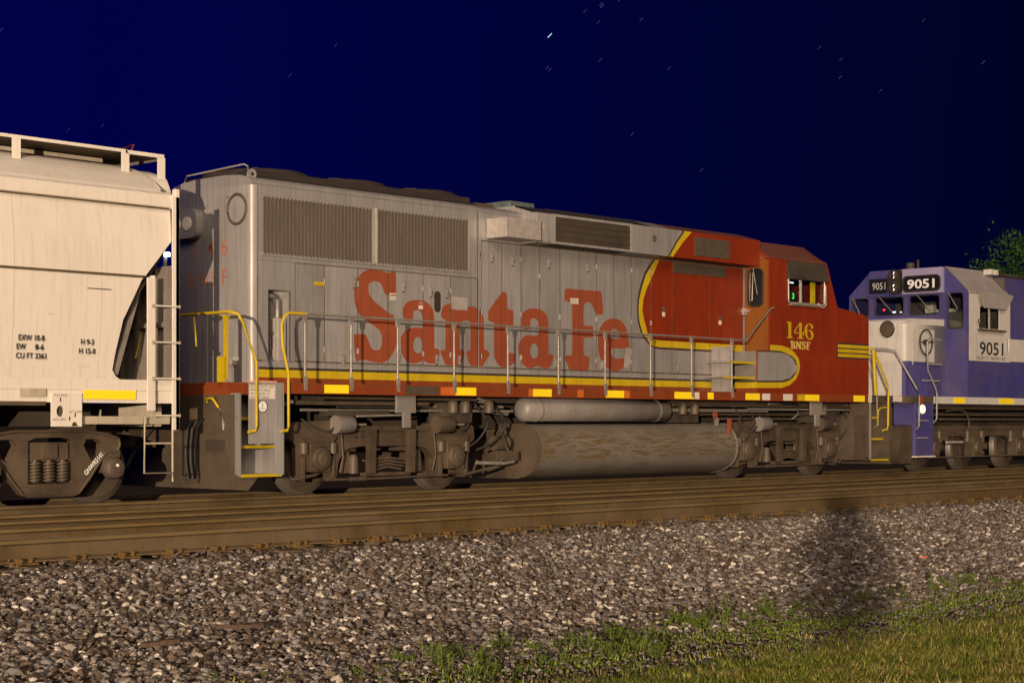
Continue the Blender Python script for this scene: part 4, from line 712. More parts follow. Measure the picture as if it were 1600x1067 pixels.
def blomberg(xc, parent):
    t = MB()
    half = [(0, .98), (.78, .98), (.86, 1.04), (1.10, 1.08), (1.70, 1.06), (1.84, .98), (1.86, .80), (1.74, .70), (1.70, .22), (1.60, .20), (1.57, .56), (1.18, .56), (1.14, .20), (1.02, .22), (.96, .50), (.80, .66), (.55, .70), (0, .70)]
    prof = [(xc+a, b) for a, b in half] + [(xc-a, b) for a, b in half[::-1][1:-1]]
    t.prism(prof, 'y', -1.12, -.98, M['truck']); t.prism(prof, 'y', .98, 1.12, M['truck'])
    t.prism([(xc+a, b) for a, b in ((-.80, .93), (.80, .93), (.86, .97), (.80, 1.0), (-.80, 1.0), (-.86, .97))], 'y', -1.17, -1.12, M['truck'])
    for a in (-.62, .5): t.box(xc+a, xc+a+.12, -.99, .99, .62, .9, M['truck'])
    t = t.build('truck_frame', parent, .012)
    for s in (-1, 1):
        ax = xc+s*1.37; wheel(t, ax, .508); axle(t, ax, .508)
        j = MB(); j.box(ax-.19, ax+.19, -1.20, -.9, .34, .76, M['truck']); j.prism([(ax+a, b) for a, b in ((-.24, .76), (.24, .76), (.30, .84), (-.30, .84))], 'y', -1.2, -1.0, M['truck'])
        j.lathe([(-.06, .12), (-.05, .165), (0, .175)], (ax, -1.20, .53), 'y', M['truck'], 10); j.lathe([(-.075, .07), (-.06, .10)], (ax, -1.20, .53), 'y', M['under'], 10); j.box(ax-.15, ax+.15, -1.215, -1.19, .70, .72, M['truck']); j.build('journal_box', t, .01)
        for k in (-.30, .30):
            sp = MB(); cx_ = ax+k*.0; 
        c = MB(); c.lathe([(0, .135), (.30, .135), (.33, .11), (.345, .05)], (xc+s*1.02-.1, -1.22, 1.02), 'x', M['airtank'] if s < 0 else M['under'], 18); c.tube([(xc+s*1.02+.2, -1.22, 1.02), (xc+s*1.02+.5*1, -1.22, 1.02)], .02, M['pipe'], 6); c.build('brake_cylinder', t)
        MB().prism([(xc+s*.40-.07, .30), (xc+s*.40-.07, .95), (xc+s*.40+.07, .95), (xc+s*.40+.05, .30)], 'y', -1.25, -1.16, M['truck']).build('swing_hanger', t, .01)
        b = MB(); sx = xc+s*.72; b.prism([(sx-.05, .30), (sx-.09, .62), (sx-.03, .86), (sx+.04, .86), (sx+.02, .6), (sx+.05, .32)], 'y', -1.05, -.9, M['under']).box(sx-.09, sx+.12, -.98, -.84, .34, .60, M['under']); b.build('brake_rigging', t, .008)
        o_ = MB().tube([(ax-.02*s, -1.08, .30), (ax+s*.45, -1.1, .24), (ax+s*.62, -1.05, .45)], .028, M['under'], 7).build('sand_pipe', t)
    e = MB()
    for k in range(4): e.prism([(xc-.42+.05*k, .46+.0*k-.045*k+.04), (xc, .50-.045*k+.045), (xc+.42-.05*k, .46-.045*k+.04), (xc+.42-.05*k, .46-.045*k+.012), (xc, .50-.045*k+.012), (xc-.42+.05*k, .46-.045*k+.012)], 'y', -1.13, -1.03, M['truck'])
    e.box(xc-.46, xc+.46, -1.14, -1.02, .26, .31, M['truck']); e.lathe([(0, .085), (.24, .07), (.28, .04)], (xc-.62, -1.05, .30), 'z', M['under'], 12)
    e.build('leaf_spring', t)
    MB().tube([(xc-1.2, -1.13, .22), (xc-.2, -1.13, .22), (xc+1.25, -1.13, .24)], .02, M['under'], 6).lathe([(0, .035), (.3, .035)], (xc-.75, -1.13, .22), 'x', M['under'], 8).build('brake_rod', t)
    for sx in (xc-1.37, xc+1.37):
        for k in (-.27, .27): MB().lathe([(0, .065), (.02, .075), (.035, .06), (.055, .075), (.075, .06), (.095, .075), (.115, .06), (.135, .075), (.16, .06)], (sx+k, -1.14, .60), 'z', M['under'], 12).build('coil_spring', t)
        MB().box(sx-.30, sx-.26, -1.16, -1.10, .25, .55, M['under']).box(sx+.26, sx+.30, -1.16, -1.10, .25, .55, M['under']).build('pedestal_liner', t)
        hose(t, [(sx-.35, -1.18, 1.10), (sx-.15, -1.22, .98), (sx+.12, -1.22, .92), (sx+.30, -1.18, 1.02), (sx+.42, -1.14, 1.2)], M['dark'], .016, 'cable')
    for sx in (-.95, .93): MB().tube([(xc+sx, -1.15, 1.0), (xc+sx+.03, -1.17, .55), (xc+sx-.02, -1.15, .32)], .014, M['under'], 6).build('sand_hose', t)
    for dx in (-.62, -.50, .50, .62): MB().lathe([(-.004, .03), (0, .03)], (xc+dx, -1.122, .84), 'y', M['ink'], 10).build('frame_hole', t)
    return t
blomberg(17.93, SF); blomberg(28.41, SF)
MB().tube([(19.75, -1.2, .42), (20.3, -1.25, .40), (20.55, -1.25, .43)], .03, M['pipe'], 8).tube([(20.3, -1.2, 1.0), (20.45, -1.22, .6), (20.2, -1.2, .35), (19.6, -1.15, .25)], .025, M['under'], 8).build('traction_cable', SF)
MB().lathe([(0, .12), (.28, .12)], (20.35, -1.0, .72), 'x', M['under'], 12).box(20.3, 20.6, -1.3, -1.1, .45, .6, M['under']).build('air_filter', SF)

# ------------------------------------------------------------ cream covered hopper car
HP = thing('hopper_car', (7.4, 0, 0), 'cream covered hopper freight car coupled at the tail of the locomotive', 'freight car')
X1 = 13.78; X0 = 1.0
prof = [(13.76, 3.93), (13.74, 3.42), (13.35, 2.98), (13.26, 2.88), (12.99, 2.36), (12.90, 1.95), (12.87, 1.72), (12.93, 1.64), (13.0, 1.60)]
left = [(2*7.39-a, b) for a, b in prof][::-1]
body_out = prof + left
# side sheets, panel by panel between the vertical seams, gently bulged
def yb(z): return -1.42-.10*math.sin(math.pi*min(1, max(0, (z-1.55)/2.45)))
def curved_sheet(name, outline, m, parent, off=0):
    o = panel(name, parent, outline, 0, .012, m)
    bm_ = o.data; w = wloc(o)
    import bmesh
    bm = bmesh.new(); bm.from_mesh(bm_)
    for k in range(1, 14):
        z = 1.6+2.4*k/14-w.z
        bmesh.ops.bisect_plane(bm, geom=bm.verts[:]+bm.edges[:]+bm.faces[:], plane_co=(0, 0, z), plane_no=(0, 0, 1))
    for v_ in bm.verts: v_.co.y = v_.co.y + w.y + yb(v_.co.z+w.z)+off - (w.y+yb(2.8))
    for f_ in bm.faces: f_.smooth = False
    bm.to_mesh(bm_); bm.free(); o.location.y = yb(2.8)-wloc(parent).y
    WLOC[o.name] = Vector((w.x, yb(2.8), w.z)); return o
seams = [X0+.35, 3.2, 5.2, 7.2, 9.2, 11.42, 12.66, 13.77]
zl = 2.93
def clip(poly, x0, x1, z0, z1):
    def half(P, f, cut):
        out = []
        for i in range(len(P)):
            a, b = P[i-1], P[i]
            if f(b):
                if not f(a): out.append(cut(a, b))
                out.append(b)
            elif f(a): out.append(cut(a, b))
        return out
    def cx(c): return lambda a, b: (c, a[1]+(b[1]-a[1])*(c-a[0])/(b[0]-a[0]))
    def cz(c): return lambda a, b: (a[0]+(b[0]-a[0])*(c-a[1])/(b[1]-a[1]), c)
    P = half(poly, lambda p: p[0] >= x0, cx(x0)); P = half(P, lambda p: p[0] <= x1, cx(x1)) if P else P
    P = half(P, lambda p: p[1] >= z0, cz(z0)) if P else P; P = half(P, lambda p: p[1] <= z1, cz(z1)) if P else P
    return P
for a, b in zip(seams, seams[1:]):
    for z0, z1, off in ((1.60, zl-.004, 0), (zl+.004, 3.86, -.012)):
        P = clip(body_out, a+.003, b-.003, z0, z1)
        if len(P) > 2: curved_sheet('side_sheet', P, M['cream'], HP, off)
ins = MB()
ins.prism([(a-.02 if a > 7 else a+.02, b) for a, b in body_out], 'y', -1.40, 1.42, M['cream_dirty']); ins.build('hopper_body', HP)
lp_ = MB(); P = [(seams[0], 2.913), (13.28, 2.913), (13.31, 2.945), (seams[0], 2.945)]
lp_.prism(P, 'y', yb(2.93)-.020, yb(2.93)+.004, M['seam']); lp_.build('side_seam', HP)
# top chord and arched roof
MB().prism([(-1.50, 3.84), (-1.525, 3.86), (-1.525, 3.93), (-1.50, 4.02), (-1.44, 4.06), (-1.42, 4.0), (-1.42, 3.84)], 'x', X0, 13.77, M['cream']).build('top_chord', HP)
MB().prism([(1.50, 3.84), (1.525, 3.86), (1.525, 3.93), (1.50, 4.02), (1.44, 4.06), (1.42, 4.0), (1.42, 3.84)], 'x', X0, 13.77, M['cream']).build('top_chord', HP)
MB().box(X0, 13.70, -1.512, -1.50, 3.832, 3.85, M['seam']).build('chord_painted_shade', HP)  # solid dark strip painting the shade under the chord
rf = [(-1.44, 4.04), (-1.32, 4.12), (-1.15, 4.25), (-1.0, 4.34), (-.8, 4.42), (-.6, 4.48), (-.3, 4.53), (0, 4.545), (.3, 4.53), (.6, 4.48), (.8, 4.42), (1.0, 4.34), (1.15, 4.25), (1.32, 4.12), (1.44, 4.04), (1.44, 3.9), (-1.44, 3.9)]
MB().prism(rf, 'x', X0, 13.66, M['cream'], True).build('roof', HP)
MB().prism([(-1.31, 4.11), (-1.15, 4.235), (-1.0, 4.325), (-.8, 4.405), (-.6, 4.465), (-.3, 4.515), (0, 4.53), (.3, 4.515), (.6, 4.465), (.8, 4.405), (1.0, 4.325), (1.15, 4.235), (1.31, 4.11)], 'x', 13.655, 13.72, M['cream'], True).prism([(-1.10, 4.12), (-1.0, 4.30), (-.8, 4.385), (-.6, 4.445), (0, 4.51), (.6, 4.445), (.8, 4.385), (1.0, 4.30), (1.10, 4.12)], 'x', 13.715, 14.03, M['cream'], True).build('roof_end_cap', HP)
# corner post with rolled top
MB().box(13.755, 13.82, -1.58, -1.50, .95, 4.10, M['cream']).box(13.70, 13.82, -1.58, -1.565, .95, 4.0, M['cream']).build('ladder_stile', HP, .008)
MB().box(13.40, 13.44, -1.58, -1.50, 1.2, 2.95, M['cream']).box(13.31, 13.44, -1.585, -1.565, 1.2, 2.92, M['cream']).build('ladder_stile', HP, .008)
for z in (2.56, 2.09, 1.62, 1.14):
    q = MB(); q.tube([(13.36, -1.60, z), (13.80, -1.60, z)], .012, M['cream'], 7)
    for x in (13.38, 13.79): q.lathe([(-.02, .022), (0, .022)], (x, -1.60, z), 'y', M['cream_dirty'], 8)
    q.build('ladder_rung', HP)
MB().tube([(13.28, -1.56, 1.12), (13.28, -1.56, .40), (13.72, -1.56, .40), (13.72, -1.56, .28)], .014, M['cream_dirty'], 6).tube([(13.28, -1.56, .78), (13.72, -1.56, .78)], .014, M['cream_dirty'], 6).tube([(13.72, -1.56, 1.0), (13.72, -1.56, .40)], .014, M['cream_dirty'], 6).build('sill_step', HP)
# end structure under the slope sheet
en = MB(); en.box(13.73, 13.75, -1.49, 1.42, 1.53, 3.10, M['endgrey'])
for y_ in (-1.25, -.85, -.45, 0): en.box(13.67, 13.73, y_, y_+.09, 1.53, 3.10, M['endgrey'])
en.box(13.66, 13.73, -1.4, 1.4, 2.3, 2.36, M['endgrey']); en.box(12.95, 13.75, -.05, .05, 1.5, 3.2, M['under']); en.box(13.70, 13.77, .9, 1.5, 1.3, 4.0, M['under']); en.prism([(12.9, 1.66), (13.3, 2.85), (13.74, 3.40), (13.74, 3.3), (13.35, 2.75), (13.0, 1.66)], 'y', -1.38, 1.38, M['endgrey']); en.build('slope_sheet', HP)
MB().box(13.2, 13.76, -1.40, 1.40, 1.50, 1.53, M['under']).tube([(13.5, -.5, 1.55), (13.5, -.5, 2.2), (13.55, -.4, 2.25)], .03, M['under'], 8).tube([(13.6, -.9, 1.9), (13.75, -.85, 2.3)], .012, M['yellow'], 6).lathe([(0, .16), (.6, .16)], (13.3, -.6, 1.85), 'y', M['under'], 16).build('brake_equipment', HP)
# sill
MB().box(X0, 13.77, -1.515, -1.38, 1.46, 1.60, M['cream']).box(X0, 13.76, -1.50, -1.38, 1.30, 1.46, M['cream']).box(X0, 13.76, -1.50, -.5, 1.585, 1.60, M['cream']).build('side_sill', HP)
MB().box(X0, 13.76, 1.38, 1.515, 1.30, 1.60, M['cream']).build('side_sill', HP)
MB().box(12.40, 13.18, -1.521, -1.515, 1.345, 1.46, M['reflect']).build('reflective_tape', HP)
MB().box(X0, 11.86, -1.52, -1.50, 1.26, 1.31, M['seam']).box(12.3, 13.76, -1.45, -1.38, 1.03, 1.13, M['cream_dirty']).build('lower_beam', HP)
jp = panel('jack_plate', HP, rect(11.94, 12.37, 1.00, 1.42), -1.53, .03, M['cream'], (), [[(12.06+.055*math.cos(t), 1.19+.07*math.sin(t)) for t in [2*math.pi*k/16 for k in range(16)]], [(12.22, 1.005), (12.24, 1.05), (12.29, 1.06), (12.33, 1.005)]])
MB().box(11.96, 12.35, -1.49, -1.47, 1.02, 1.40, M['truck']).build('jack_plate_back', jp)
for s_, x, z in (('PULL HERE', 11.97, 1.375), ('LIFT HERE', 12.18, 1.17), ('JACK HERE', 11.95, 1.075)): text(s_, 'stencil_text', jp, x, -1.5315, z, .04, M['ink'], width=.19)
for x, z in ((12.06, 1.31), (12.27, 1.12), (12.19, 1.075)): MB().box(x-.008, x+.008, -1.533, -1.53, z, z+.05, M['ink']).build('stencil_arrow', jp)
MB().box(11.5, 11.86, -1.53, -1.515, 1.37, 1.47, M['cream_dirty']).build('tag_board', HP)
for s_, x, z, w_ in (('EXW 10-8', 11.48, 2.055, .36), ('EW', 11.46, 1.945, .13), ('8-6', 11.72, 1.945, .12), ('CU FT 3361', 11.46, 1.835, .42), ('H 9-3', 12.36, 2.03, .19), ('H 15-0', 12.34, 1.915, .24)):
    text(s_, 'stencil_text', HP, x, yb(z)-.034, z, .095, M['ink'], width=w_, bold=.002)
MB().box(12.34, 12.52, yb(1.8)-.006, yb(1.8)-.003, 1.745, 1.86, M['paper']).build('consolidated_stencil', HP)
text('CU FT', 'stencil_text', HP, 11.9, yb(2.3)-.012, 2.38, .03, M['ink'])
for x, z, w_ in ((12.45, 2.73, .35),): MB().box(x, x+w_, yb(z)-.015, yb(z)-.002, z, z+.012, M['seam']).build('weld_mark', HP)
MB().box(11.6, 11.9, yb(2.0)-.01, yb(2.0)-.002, 2.26, 2.272, M['seam']).build('weld_mark', HP)
# roof walk
rw = MB(); rw.box(X0, 13.42, -.955, .955, 4.60, 4.625, M['seam']).box(X0, 13.42, -.985, -.955, 4.60, 4.64, M['cream']).box(13.39, 14.0, -.97, .97, 4.60, 4.62, M['seam']).box(13.39, 14.0, -.985, -.965, 4.585, 4.635, M['cream']).box(13.98, 14.01, -.97, .97, 4.56, 4.63, M['pipe']); rw.box(X0, 13.42, -.40, -.36, 4.53, 4.58, M['cream_dirty']); rw.build('roof_walk', HP)  # boards coloured dark to stand for the shade of their underside
pst = MB().box(13.335, 13.445, -.985, -.96, 4.25, 4.60, M['cream']).build('roof_walk_post', HP)
clone(pst, 13.96-13.39, 0, -.01)
for x in (11.78, 9.8, 7.8, 5.8, 3.8, 1.8): clone(pst, x-13.39, 0, .0)
for x in (11.0, 8.2, 5.2, 2.6): MB().lathe([(0, .40), (.10, .40), (.14, .32)], (x, 0, 4.50), 'z', M['cream_dirty'], 24).build('roof_hatch', HP)
MB().tube([(13.75, -.5, 4.62), (13.85, -.5, 4.80), (13.95, .1, 4.80), (13.95, .12, 4.62)], .012, M['letter_red'], 6).build('roof_grab_rail', HP)
coupler(HP, 13.6, 1); MB().box(13.0, 13.66, -.25, .25, .72, 1.05, M['truck']).box(13.6, 13.66, -1.4, 1.4, 1.0, 1.3, M['cream_dirty']).build('draft_sill', HP)
uf = MB(); uf.box(1.4, 13.3, -.3, .3, 1.0, 1.4, M['dark']); uf.build('centre_sill', HP)
for x in (4.6, 7.4, 10.2):
    MB().prism([(x-1.25, 1.55), (x+1.25, 1.55), (x+.35, .55), (x-.35, .55)], 'y', -1.2, 1.2, M['cream_dirty']).build('discharge_chute', HP)
def freight_truck(xc, parent):
    t = MB(); pr = [(-1.02, .76), (-1.0, .84), (-.82, .90), (-.50, .94), (.50, .94), (.82, .90), (1.0, .84), (1.02, .76), (.98, .68), (.80, .66), (.74, .58), (.55, .32), (.40, .15), (.32, .13), (-.32, .13), (-.40, .15), (-.55, .32), (-.74, .58), (-.80, .66), (-.98, .68)]
    def hole(c, pts): return [(xc+c+a, b) for a, b in pts]
    holes = [hole(-.62, [(-.13, .62), (-.14, .78), (-.08, .84), (.10, .84), (.14, .76), (.02, .54)]), hole(.62, [(.13, .62), (-.02, .54), (-.14, .76), (-.10, .84), (.08, .84), (.14, .78)]), hole(0, [(-.32, .28), (.32, .28), (.32, .82), (.20, .86), (-.20, .86), (-.32, .82)])]
    f = panel('side_frame', parent, [(xc+a, b) for a, b in pr], -1.14, .13, M['truck'], (), holes)
    rim = MB(); q = [(xc+a, b) for a, b in pr]
    for k in range(len(q)):   # rolled flange around the casting
        a, b = q[k], q[(k+1) % len(q)]; rim.tube([(a[0], -1.15, a[1]), (b[0], -1.15, b[1])], .022, M['truck'], 6)
    rim.build('frame_flange', f)
    bo_ = MB(); bo_.box(xc-.28, xc+.28, -1.10, 1.10, .58, .80, M['truck']); bo_.box(xc-.10, xc+.10, -1.14, -1.08, .60, .76, M['under']); bo_.build('bolster', f)
    for k in range(3):
        s = MB(); cx_ = xc-.20+.20*k
        s.tube([(cx_+.075*math.cos(t_*.9), -1.09+.075*math.sin(t_*.9), .30+.0375*t_*.9/6.283*1.05*1.05) for t_ in range(0, 47)], .016, M['under'], 6); s.lathe([(0, .045), (.28, .045)], (cx_, -1.09, .30), 'z', M['truck'], 8); s.build('coil_spring', f)
    for s in (-1, 1):
        ax = xc+s*.89; wheel(f, ax, .457); axle(f, ax, .457)
        j = MB(); j.box(ax-.13, ax+.13, -1.16, -.98, .40, .70, M['truck']); j.lathe([(-.13, .05), (-.12, .12), (-.06, .145), (0, .15)], (ax, -1.16, .52-.06), 'y', mat('bearing_cap_steel', (.095, .072, .062), .5, .2, n=.5, scale=9, dust=.3), 22); j.lathe([(-.145, .018), (-.125, .022)], (ax, -1.16, .50), 'y', M['lens'], 10); j.build('bearing', f, .006)
    return f
f1 = freight_truck(12.165, HP); freight_truck(2.7, HP)
text('GNWR5141', 'frame_stencil', f1, 12.665, -1.176, .37, .09, M['textwhite'], 'diag', width=.36, bold=.002)

# ------------------------------------------------------------ blue and white locomotive
OK = thing('locomotive', (42, 0, 0), 'blue and white diesel locomotive with lit number boards, coupled nose to nose at the head', 'locomotive')
XF = 34.70
nb = [(34.70, -.95), (33.12, -.95), (33.05, -.92), (33.03, -.85), (33.03, .85), (33.05, .92), (33.12, .95), (34.70, .95)]
nose = MB(); nose.prism(nb, 'z', 1.6, 2.36, M['blue']); nose.prism(nb, 'z', 2.36, 3.16, M['white'], True)
nose.prism([(33.03, 3.16), (33.06, 3.23), (33.14, 3.27), (34.7, 3.31), (34.7, 3.16)], 'y', -.93, .93, M['white']); nose.build('nose', OK, .0)
MB().box(33.020, 33.028, -.86, .86, 1.62, 2.37, M['white']).build('nose_front_sheet', OK)
MB().box(33.3, 34.2, -.962, -.95, 1.75, 3.05, M['white']).box(33.32, 34.18, -.964, -.9621, 1.76, 2.355, M['blue']).build('nose_door', OK)
MB().lathe([(-.05, .16), (0, .16)], (33.03, -.52, 3.05), 'x', M['truck'], 24).tube([(33.0, -.52+.165*math.cos(t), 3.05+.165*math.sin(t)) for t in [2*math.pi*k/24 for k in range(24)]], .018, M['ink'], 5, True).build('nose_headlight', OK)
MB().tube([(33.76+.26*math.cos(t), -1.02, 2.78+.27*math.sin(t)) for t in [2*math.pi*k/20 for k in range(20)]], .018, M['dark'], 6, True).tube([(33.5, -1.02, 2.78), (34.0, -1.02, 2.78)], .012, M['dark'], 5).lathe([(0, .06), (.07, .06)], (33.76, -1.04, 2.78), 'y', M['dark'], 10).build('hand_brake_wheel', OK)
c = MB()
bodyB = M['blue']
c.box(XF, 36.60, -1.47, 1.47, 1.60, 2.42, bodyB)
face = [(-1.5, 1.6), (-1.5, 3.90), (-.93, 4.47), (.93, 4.47), (1.5, 3.93), (1.5, 1.6)]
wins = [rrect(.98, 1.42, 3.42, 3.86, .08), rrect(.08, .82, 3.46, 3.86, .08), rrect(-.82, -.06, 3.44, 3.86, .08), rrect(-1.40, -1.02, 3.10, 3.88, .08)]
c.build('cab_base', OK)
end_panel('cab_front', OK, face, XF-.02, .05, bodyB, wins)
for i, w_ in enumerate(wins):
    MB().prism(w_, 'x', XF+.012, XF+.018, M['glass']).build('cab_window', OK)
    MB().tube([(XF-.024, a, b) for a, b in w_], .012, M['rubber'], 5, True).build('window_gasket', OK)
for y0, y1 in ((.62, .35), (-.35, -.60), (-1.14, -1.28), (1.3, 1.2)): MB().tube([(XF-.05, y0+.1, 3.90), (XF-.05, y1, 3.52)], .009, M['pipe'], 5).build('wiper', OK)
rfm = mat('pale_cab_roof', (.33, .30, .29), .6, 0, n=.3, scale=2)
r2 = MB(); r2.prism([(-1.5, 3.90), (-.93, 4.47), (-.93, 4.44), (-1.47, 3.88)], 'x', XF+.03, 36.6, rfm); r2.prism([(1.5, 3.90), (.93, 4.47), (.93, 4.44), (1.47, 3.88)], 'x', XF+.03, 36.6, rfm); r2.box(XF+.03, 36.6, -.95, .95, 4.44, 4.475, rfm); r2.build('cab_roof', OK)
MB().box(XF, 36.62, -1.54, -1.49, 3.88, 3.915, rfm).build('roof_gutter', OK)
cw = rrect(35.22, 36.10, 3.12, 3.60, .04)
panel('cab_side', OK, rect(XF+.035, 36.60, 2.40, 3.885), -1.5, .03, M['white'], (), [cw])
panel('cab_lower_side', OK, rect(XF+.035, 36.60, 1.602, 2.395), -1.5, .03, bodyB)
for z in (2.12, 2.02): 
    for x in (35.1, 35.6): MB().box(x, x+.14, -1.505, -1.5, z, z+.012, M['dark']).build('battery_box_slot', OK)
MB().box(35.22, 36.10, -1.490, -1.486, 3.12, 3.60, M['glass']).build('side_window_glass', OK)
MB().box(35.63, 35.67, -1.505, -1.48, 3.12, 3.60, M['bar']).build('window_divider', OK)
MB().prism([(35.02, 3.88), (36.55, 3.88), (36.22, 3.56), (35.20, 3.56)], 'y', -1.62, -1.60, rfm).prism([(-1.5, 3.88), (-1.62, 3.56), (-1.60, 3.56), (-1.5, 3.84)], 'x', 35.2, 36.25, rfm).build('window_awning', OK)
MB().box(35.1, 36.25, -1.60, -1.50, 3.06, 3.10, M['under']).tube([(35.1, -1.58, 3.08), (35.0, -1.58, 3.3), (35.1, -1.58, 3.32), (35.15, -1.58, 3.12)], .012, M['dark'], 5).build('arm_rest', OK)
ib = MB(); ib.box(36.5, 36.55, -1.4, 1.4, 2.4, 4.3, M['cabin']); ib.box(34.8, 35.3, -1.3, 1.3, 2.4, 3.48, M['cabin']); ib.box(35.6, 36.0, -1.1, -.6, 2.9, 3.85, M['rubber']); ib.box(34.95, 35.1, -.5, -.3, 3.48, 3.66, M['paper']); ib.box(35.0, 35.2, -.95, -.55, 3.48, 3.56, M['paper']); ib.box(34.8, 36.5, 1.42, 1.46, 2.4, 3.9, M['blue']); ib.build('cab_interior', OK)
MB().lathe([(0, .022), (.02, .022)], (34.86, .70, 3.60), 'x', M['redled'], 10).build('red_cab_lamp', OK)
MB().box(34.9, 34.91, .42, .50, 3.52, 3.56, M['whiteled']).box(34.9, 34.91, .26, .31, 3.52, 3.545, M['whiteled']).build('cab_instrument_light', OK)
MB().box(34.95, 34.96, -1.36, -1.33, 3.62, 3.68, M['led']).build('green_cab_lamp', OK)
# number boards and headlight cluster
MB().box(XF-.12, XF-.02, -.93, .06, 3.90, 4.46, M['lilac']).build('number_board_housing', OK)
MB().box(XF-.10, XF-.02, .42, .94, 3.90, 4.36, M['blue']).box(XF-.06, XF-.02, .42, .94, 4.36, 4.46, M['blue']).build('number_board_housing', OK)
nb1 = MB().prism(rrect(-.90, .03, 3.95, 4.29, .10), 'x', XF-.145, XF-.12, M['board']).build('number_board', OK)
MB().tube([(XF-.147, a, b) for a, b in rrect(-.90, .03, 3.95, 4.29, .10)], .016, M['dark'], 6, True).build('board_frame', nb1)
text('9051', 'board_digits', nb1, XF-.150, -.08, 4.02, .275, M['textwhite'], 'end', width=.68, bold=.006)
nb2 = MB().box(XF-.12, XF-.10, .45, .91, 3.95, 4.28, M['board']).build('number_board', OK)
text('9051', 'board_digits', nb2, XF-.125, .83, 4.04, .22, mat('dim_white_lettering', (.42, .42, .42), .6), 'end', width=.34, bold=.003)
hc = MB().prism(rrect(.10, .40, 3.92, 4.47, .14), 'x', XF-.17, XF-.02, mat('headlight_casing', (.05, .045, .03), .4, .3)).build('headlight_cluster', OK)
for z in (4.34, 4.06):
    MB().lathe([(-.02, .105), (0, .11)], (XF-.175, .25, z), 'x', M['dark'], 18).lathe([(-.05, .012), (-.045, .03), (-.03, .045), (-.02, .05)], (XF-.175, .25, z+.05), 'x', M['chrome'], 14).lathe([(-.05, .012), (-.045, .03), (-.03, .045), (-.02, .05)], (XF-.175, .25, z-.05), 'x', M['chrome'], 14).build('headlight', hc)
MB().tube([(34.9, -.15, 4.47), (34.9, -.15, 4.68)], .03, M['dark'], 6).build('antenna', OK)
MB().lathe([(0, .1), (.2, .1)], (35.5, .4, 4.48), 'z', M['dark'], 12).build('beacon', OK)
text('9051', 'cab_numeral', OK, 35.19, -1.503, 2.545, .40, M['ink'], width=1.08, bold=.006)
text('LEASED TO OAKWAY INC', 'lease_text', OK, 35.05, -1.503, 2.435, .105, M['ink'], width=1.33)
MB().tube([(36.42, -1.53, 2.95), (36.42, -1.56, 2.92), (36.42, -1.56, 2.62), (36.42, -1.53, 2.6)], .015, M['white'], 6).build('grab_iron', OK)
# hood behind
hd = MB(); hd.box(36.62, 52, -.95, .95, 1.6, 4.38, M['blue']); hd.prism([(-.95, 4.38), (-.85, 4.46), (-.4, 4.52), (.4, 4.52), (.85, 4.46), (.95, 4.38)], 'x', 36.62, 52, M['roof'], True); hd.build('hood_core', OK)
for k in range(20): panel('hood_door', OK, rect(36.66+k*.62, 36.66+(k+1)*.62-.012, 1.95, 3.9), -.968, .016, M['blue'])
MB().box(38.4, 42.0, -.985, -.97, 3.1, 3.8, M['grille_dark']).build('intake_grille', OK)
MB().box(36.62, 38.4, -1.45, -.97, 1.62, 2.42, M['blue']).box(36.63, 38.39, -1.45, -.97, 2.425, 2.93, M['white']).build('equipment_cabinet', OK)
MB().box(36.3, 36.42, -1.2, -1.0, 4.38, 4.50, M['white']).box(36.5, 36.62, -1.2, -1.0, 4.38, 4.50, M['white']).build('roof_bracket', OK)
# sill, steps, rails
MB().box(33.2, 52, -1.515, 1.515, 1.45, 1.60, M['white']).build('sill', OK)
for x0, x1 in ((34.05, 34.55), (36.05, 36.75), (38.1, 39.0)): MB().box(x0, x1, -1.519, -1.515, 1.462, 1.588, M['reflect']).build('reflective_tape', OK)
MB().box(32.30, 33.2, -1.515, 1.515, 1.45, 1.60, M['under']).box(32.0, 32.3, -1.3, 1.3, 1.48, 1.6, M['paper']).build('front_platform', OK)
MB().box(32.45, 33.20, -1.52, -1.0, .36, 1.448, M['blue']).box(32.42, 33.22, -1.56, -1.0, .32, .355, M['paper']).build('stepwell', OK, .01)
for z in (.72, 1.08): MB().box(32.55, 32.95, -1.545, -1.52, z, z+.02, M['bar']).build('step_edge', OK)
gl = MB().lathe([(-.03, .085), (0, .10)], (32.72, -1.53, 1.33), 'y', M['glowlens'], 20).build('ground_light', OK)
MB().lathe([(-.03, .09), (0, .10)], (32.66, -1.52, 1.53), 'y', M['letter_red'], 16).build('reflector_disc', OK)
MB().tube([(32.2, -.6, 2.60), (32.3, -.85, 2.60), (32.35, -1.1, 2.55), (32.5, -1.54, 1.75), (32.55, -1.55, 1.6), (32.56, -1.55, .98), (32.45, -1.55, .92)], .021, M['silver'], 8).build('front_handrail', OK)
MB().tube([(33.5, -1.52, 2.80), (33.02, -1.52, 2.81), (32.95, -1.52, 2.74), (32.95, -1.52, 2.15), (33.25, -1.54, 1.80), (33.28, -1.55, 1.65), (33.28, -1.55, 1.12), (33.15, -1.55, 1.06)], .021, M['silver'], 8).build('step_handrail', OK)
MB().box(33.0, 33.6, -1.5, -1.48, 2.27, 2.30, M['bar']).box(32.8, 33.5, -1.5, -1.48, 1.92, 1.945, M['bar']).box(33.05, 33.62, -1.46, -1.0, 1.6, 2.28, M['blue']).build('step_cabinet', OK)
pw = MB(); pw.prism([(31.98, .20), (31.92, .45), (31.98, .78), (32.12, .98), (32.42, 1.0), (32.44, .2)], 'y', -1.46, 1.46, M['truck'], True)
pw.build('snow_plow', OK)
MB().tube([(31.86, -.62, 1.10), (31.84, -.9, 1.34), (31.84, -1.1, 1.36), (31.9, -1.25, 1.1), (31.95, -1.25, .95)], .02, M['silver'], 7).build('uncoupling_lever', OK)
coupler(OK, 32.3, -1)
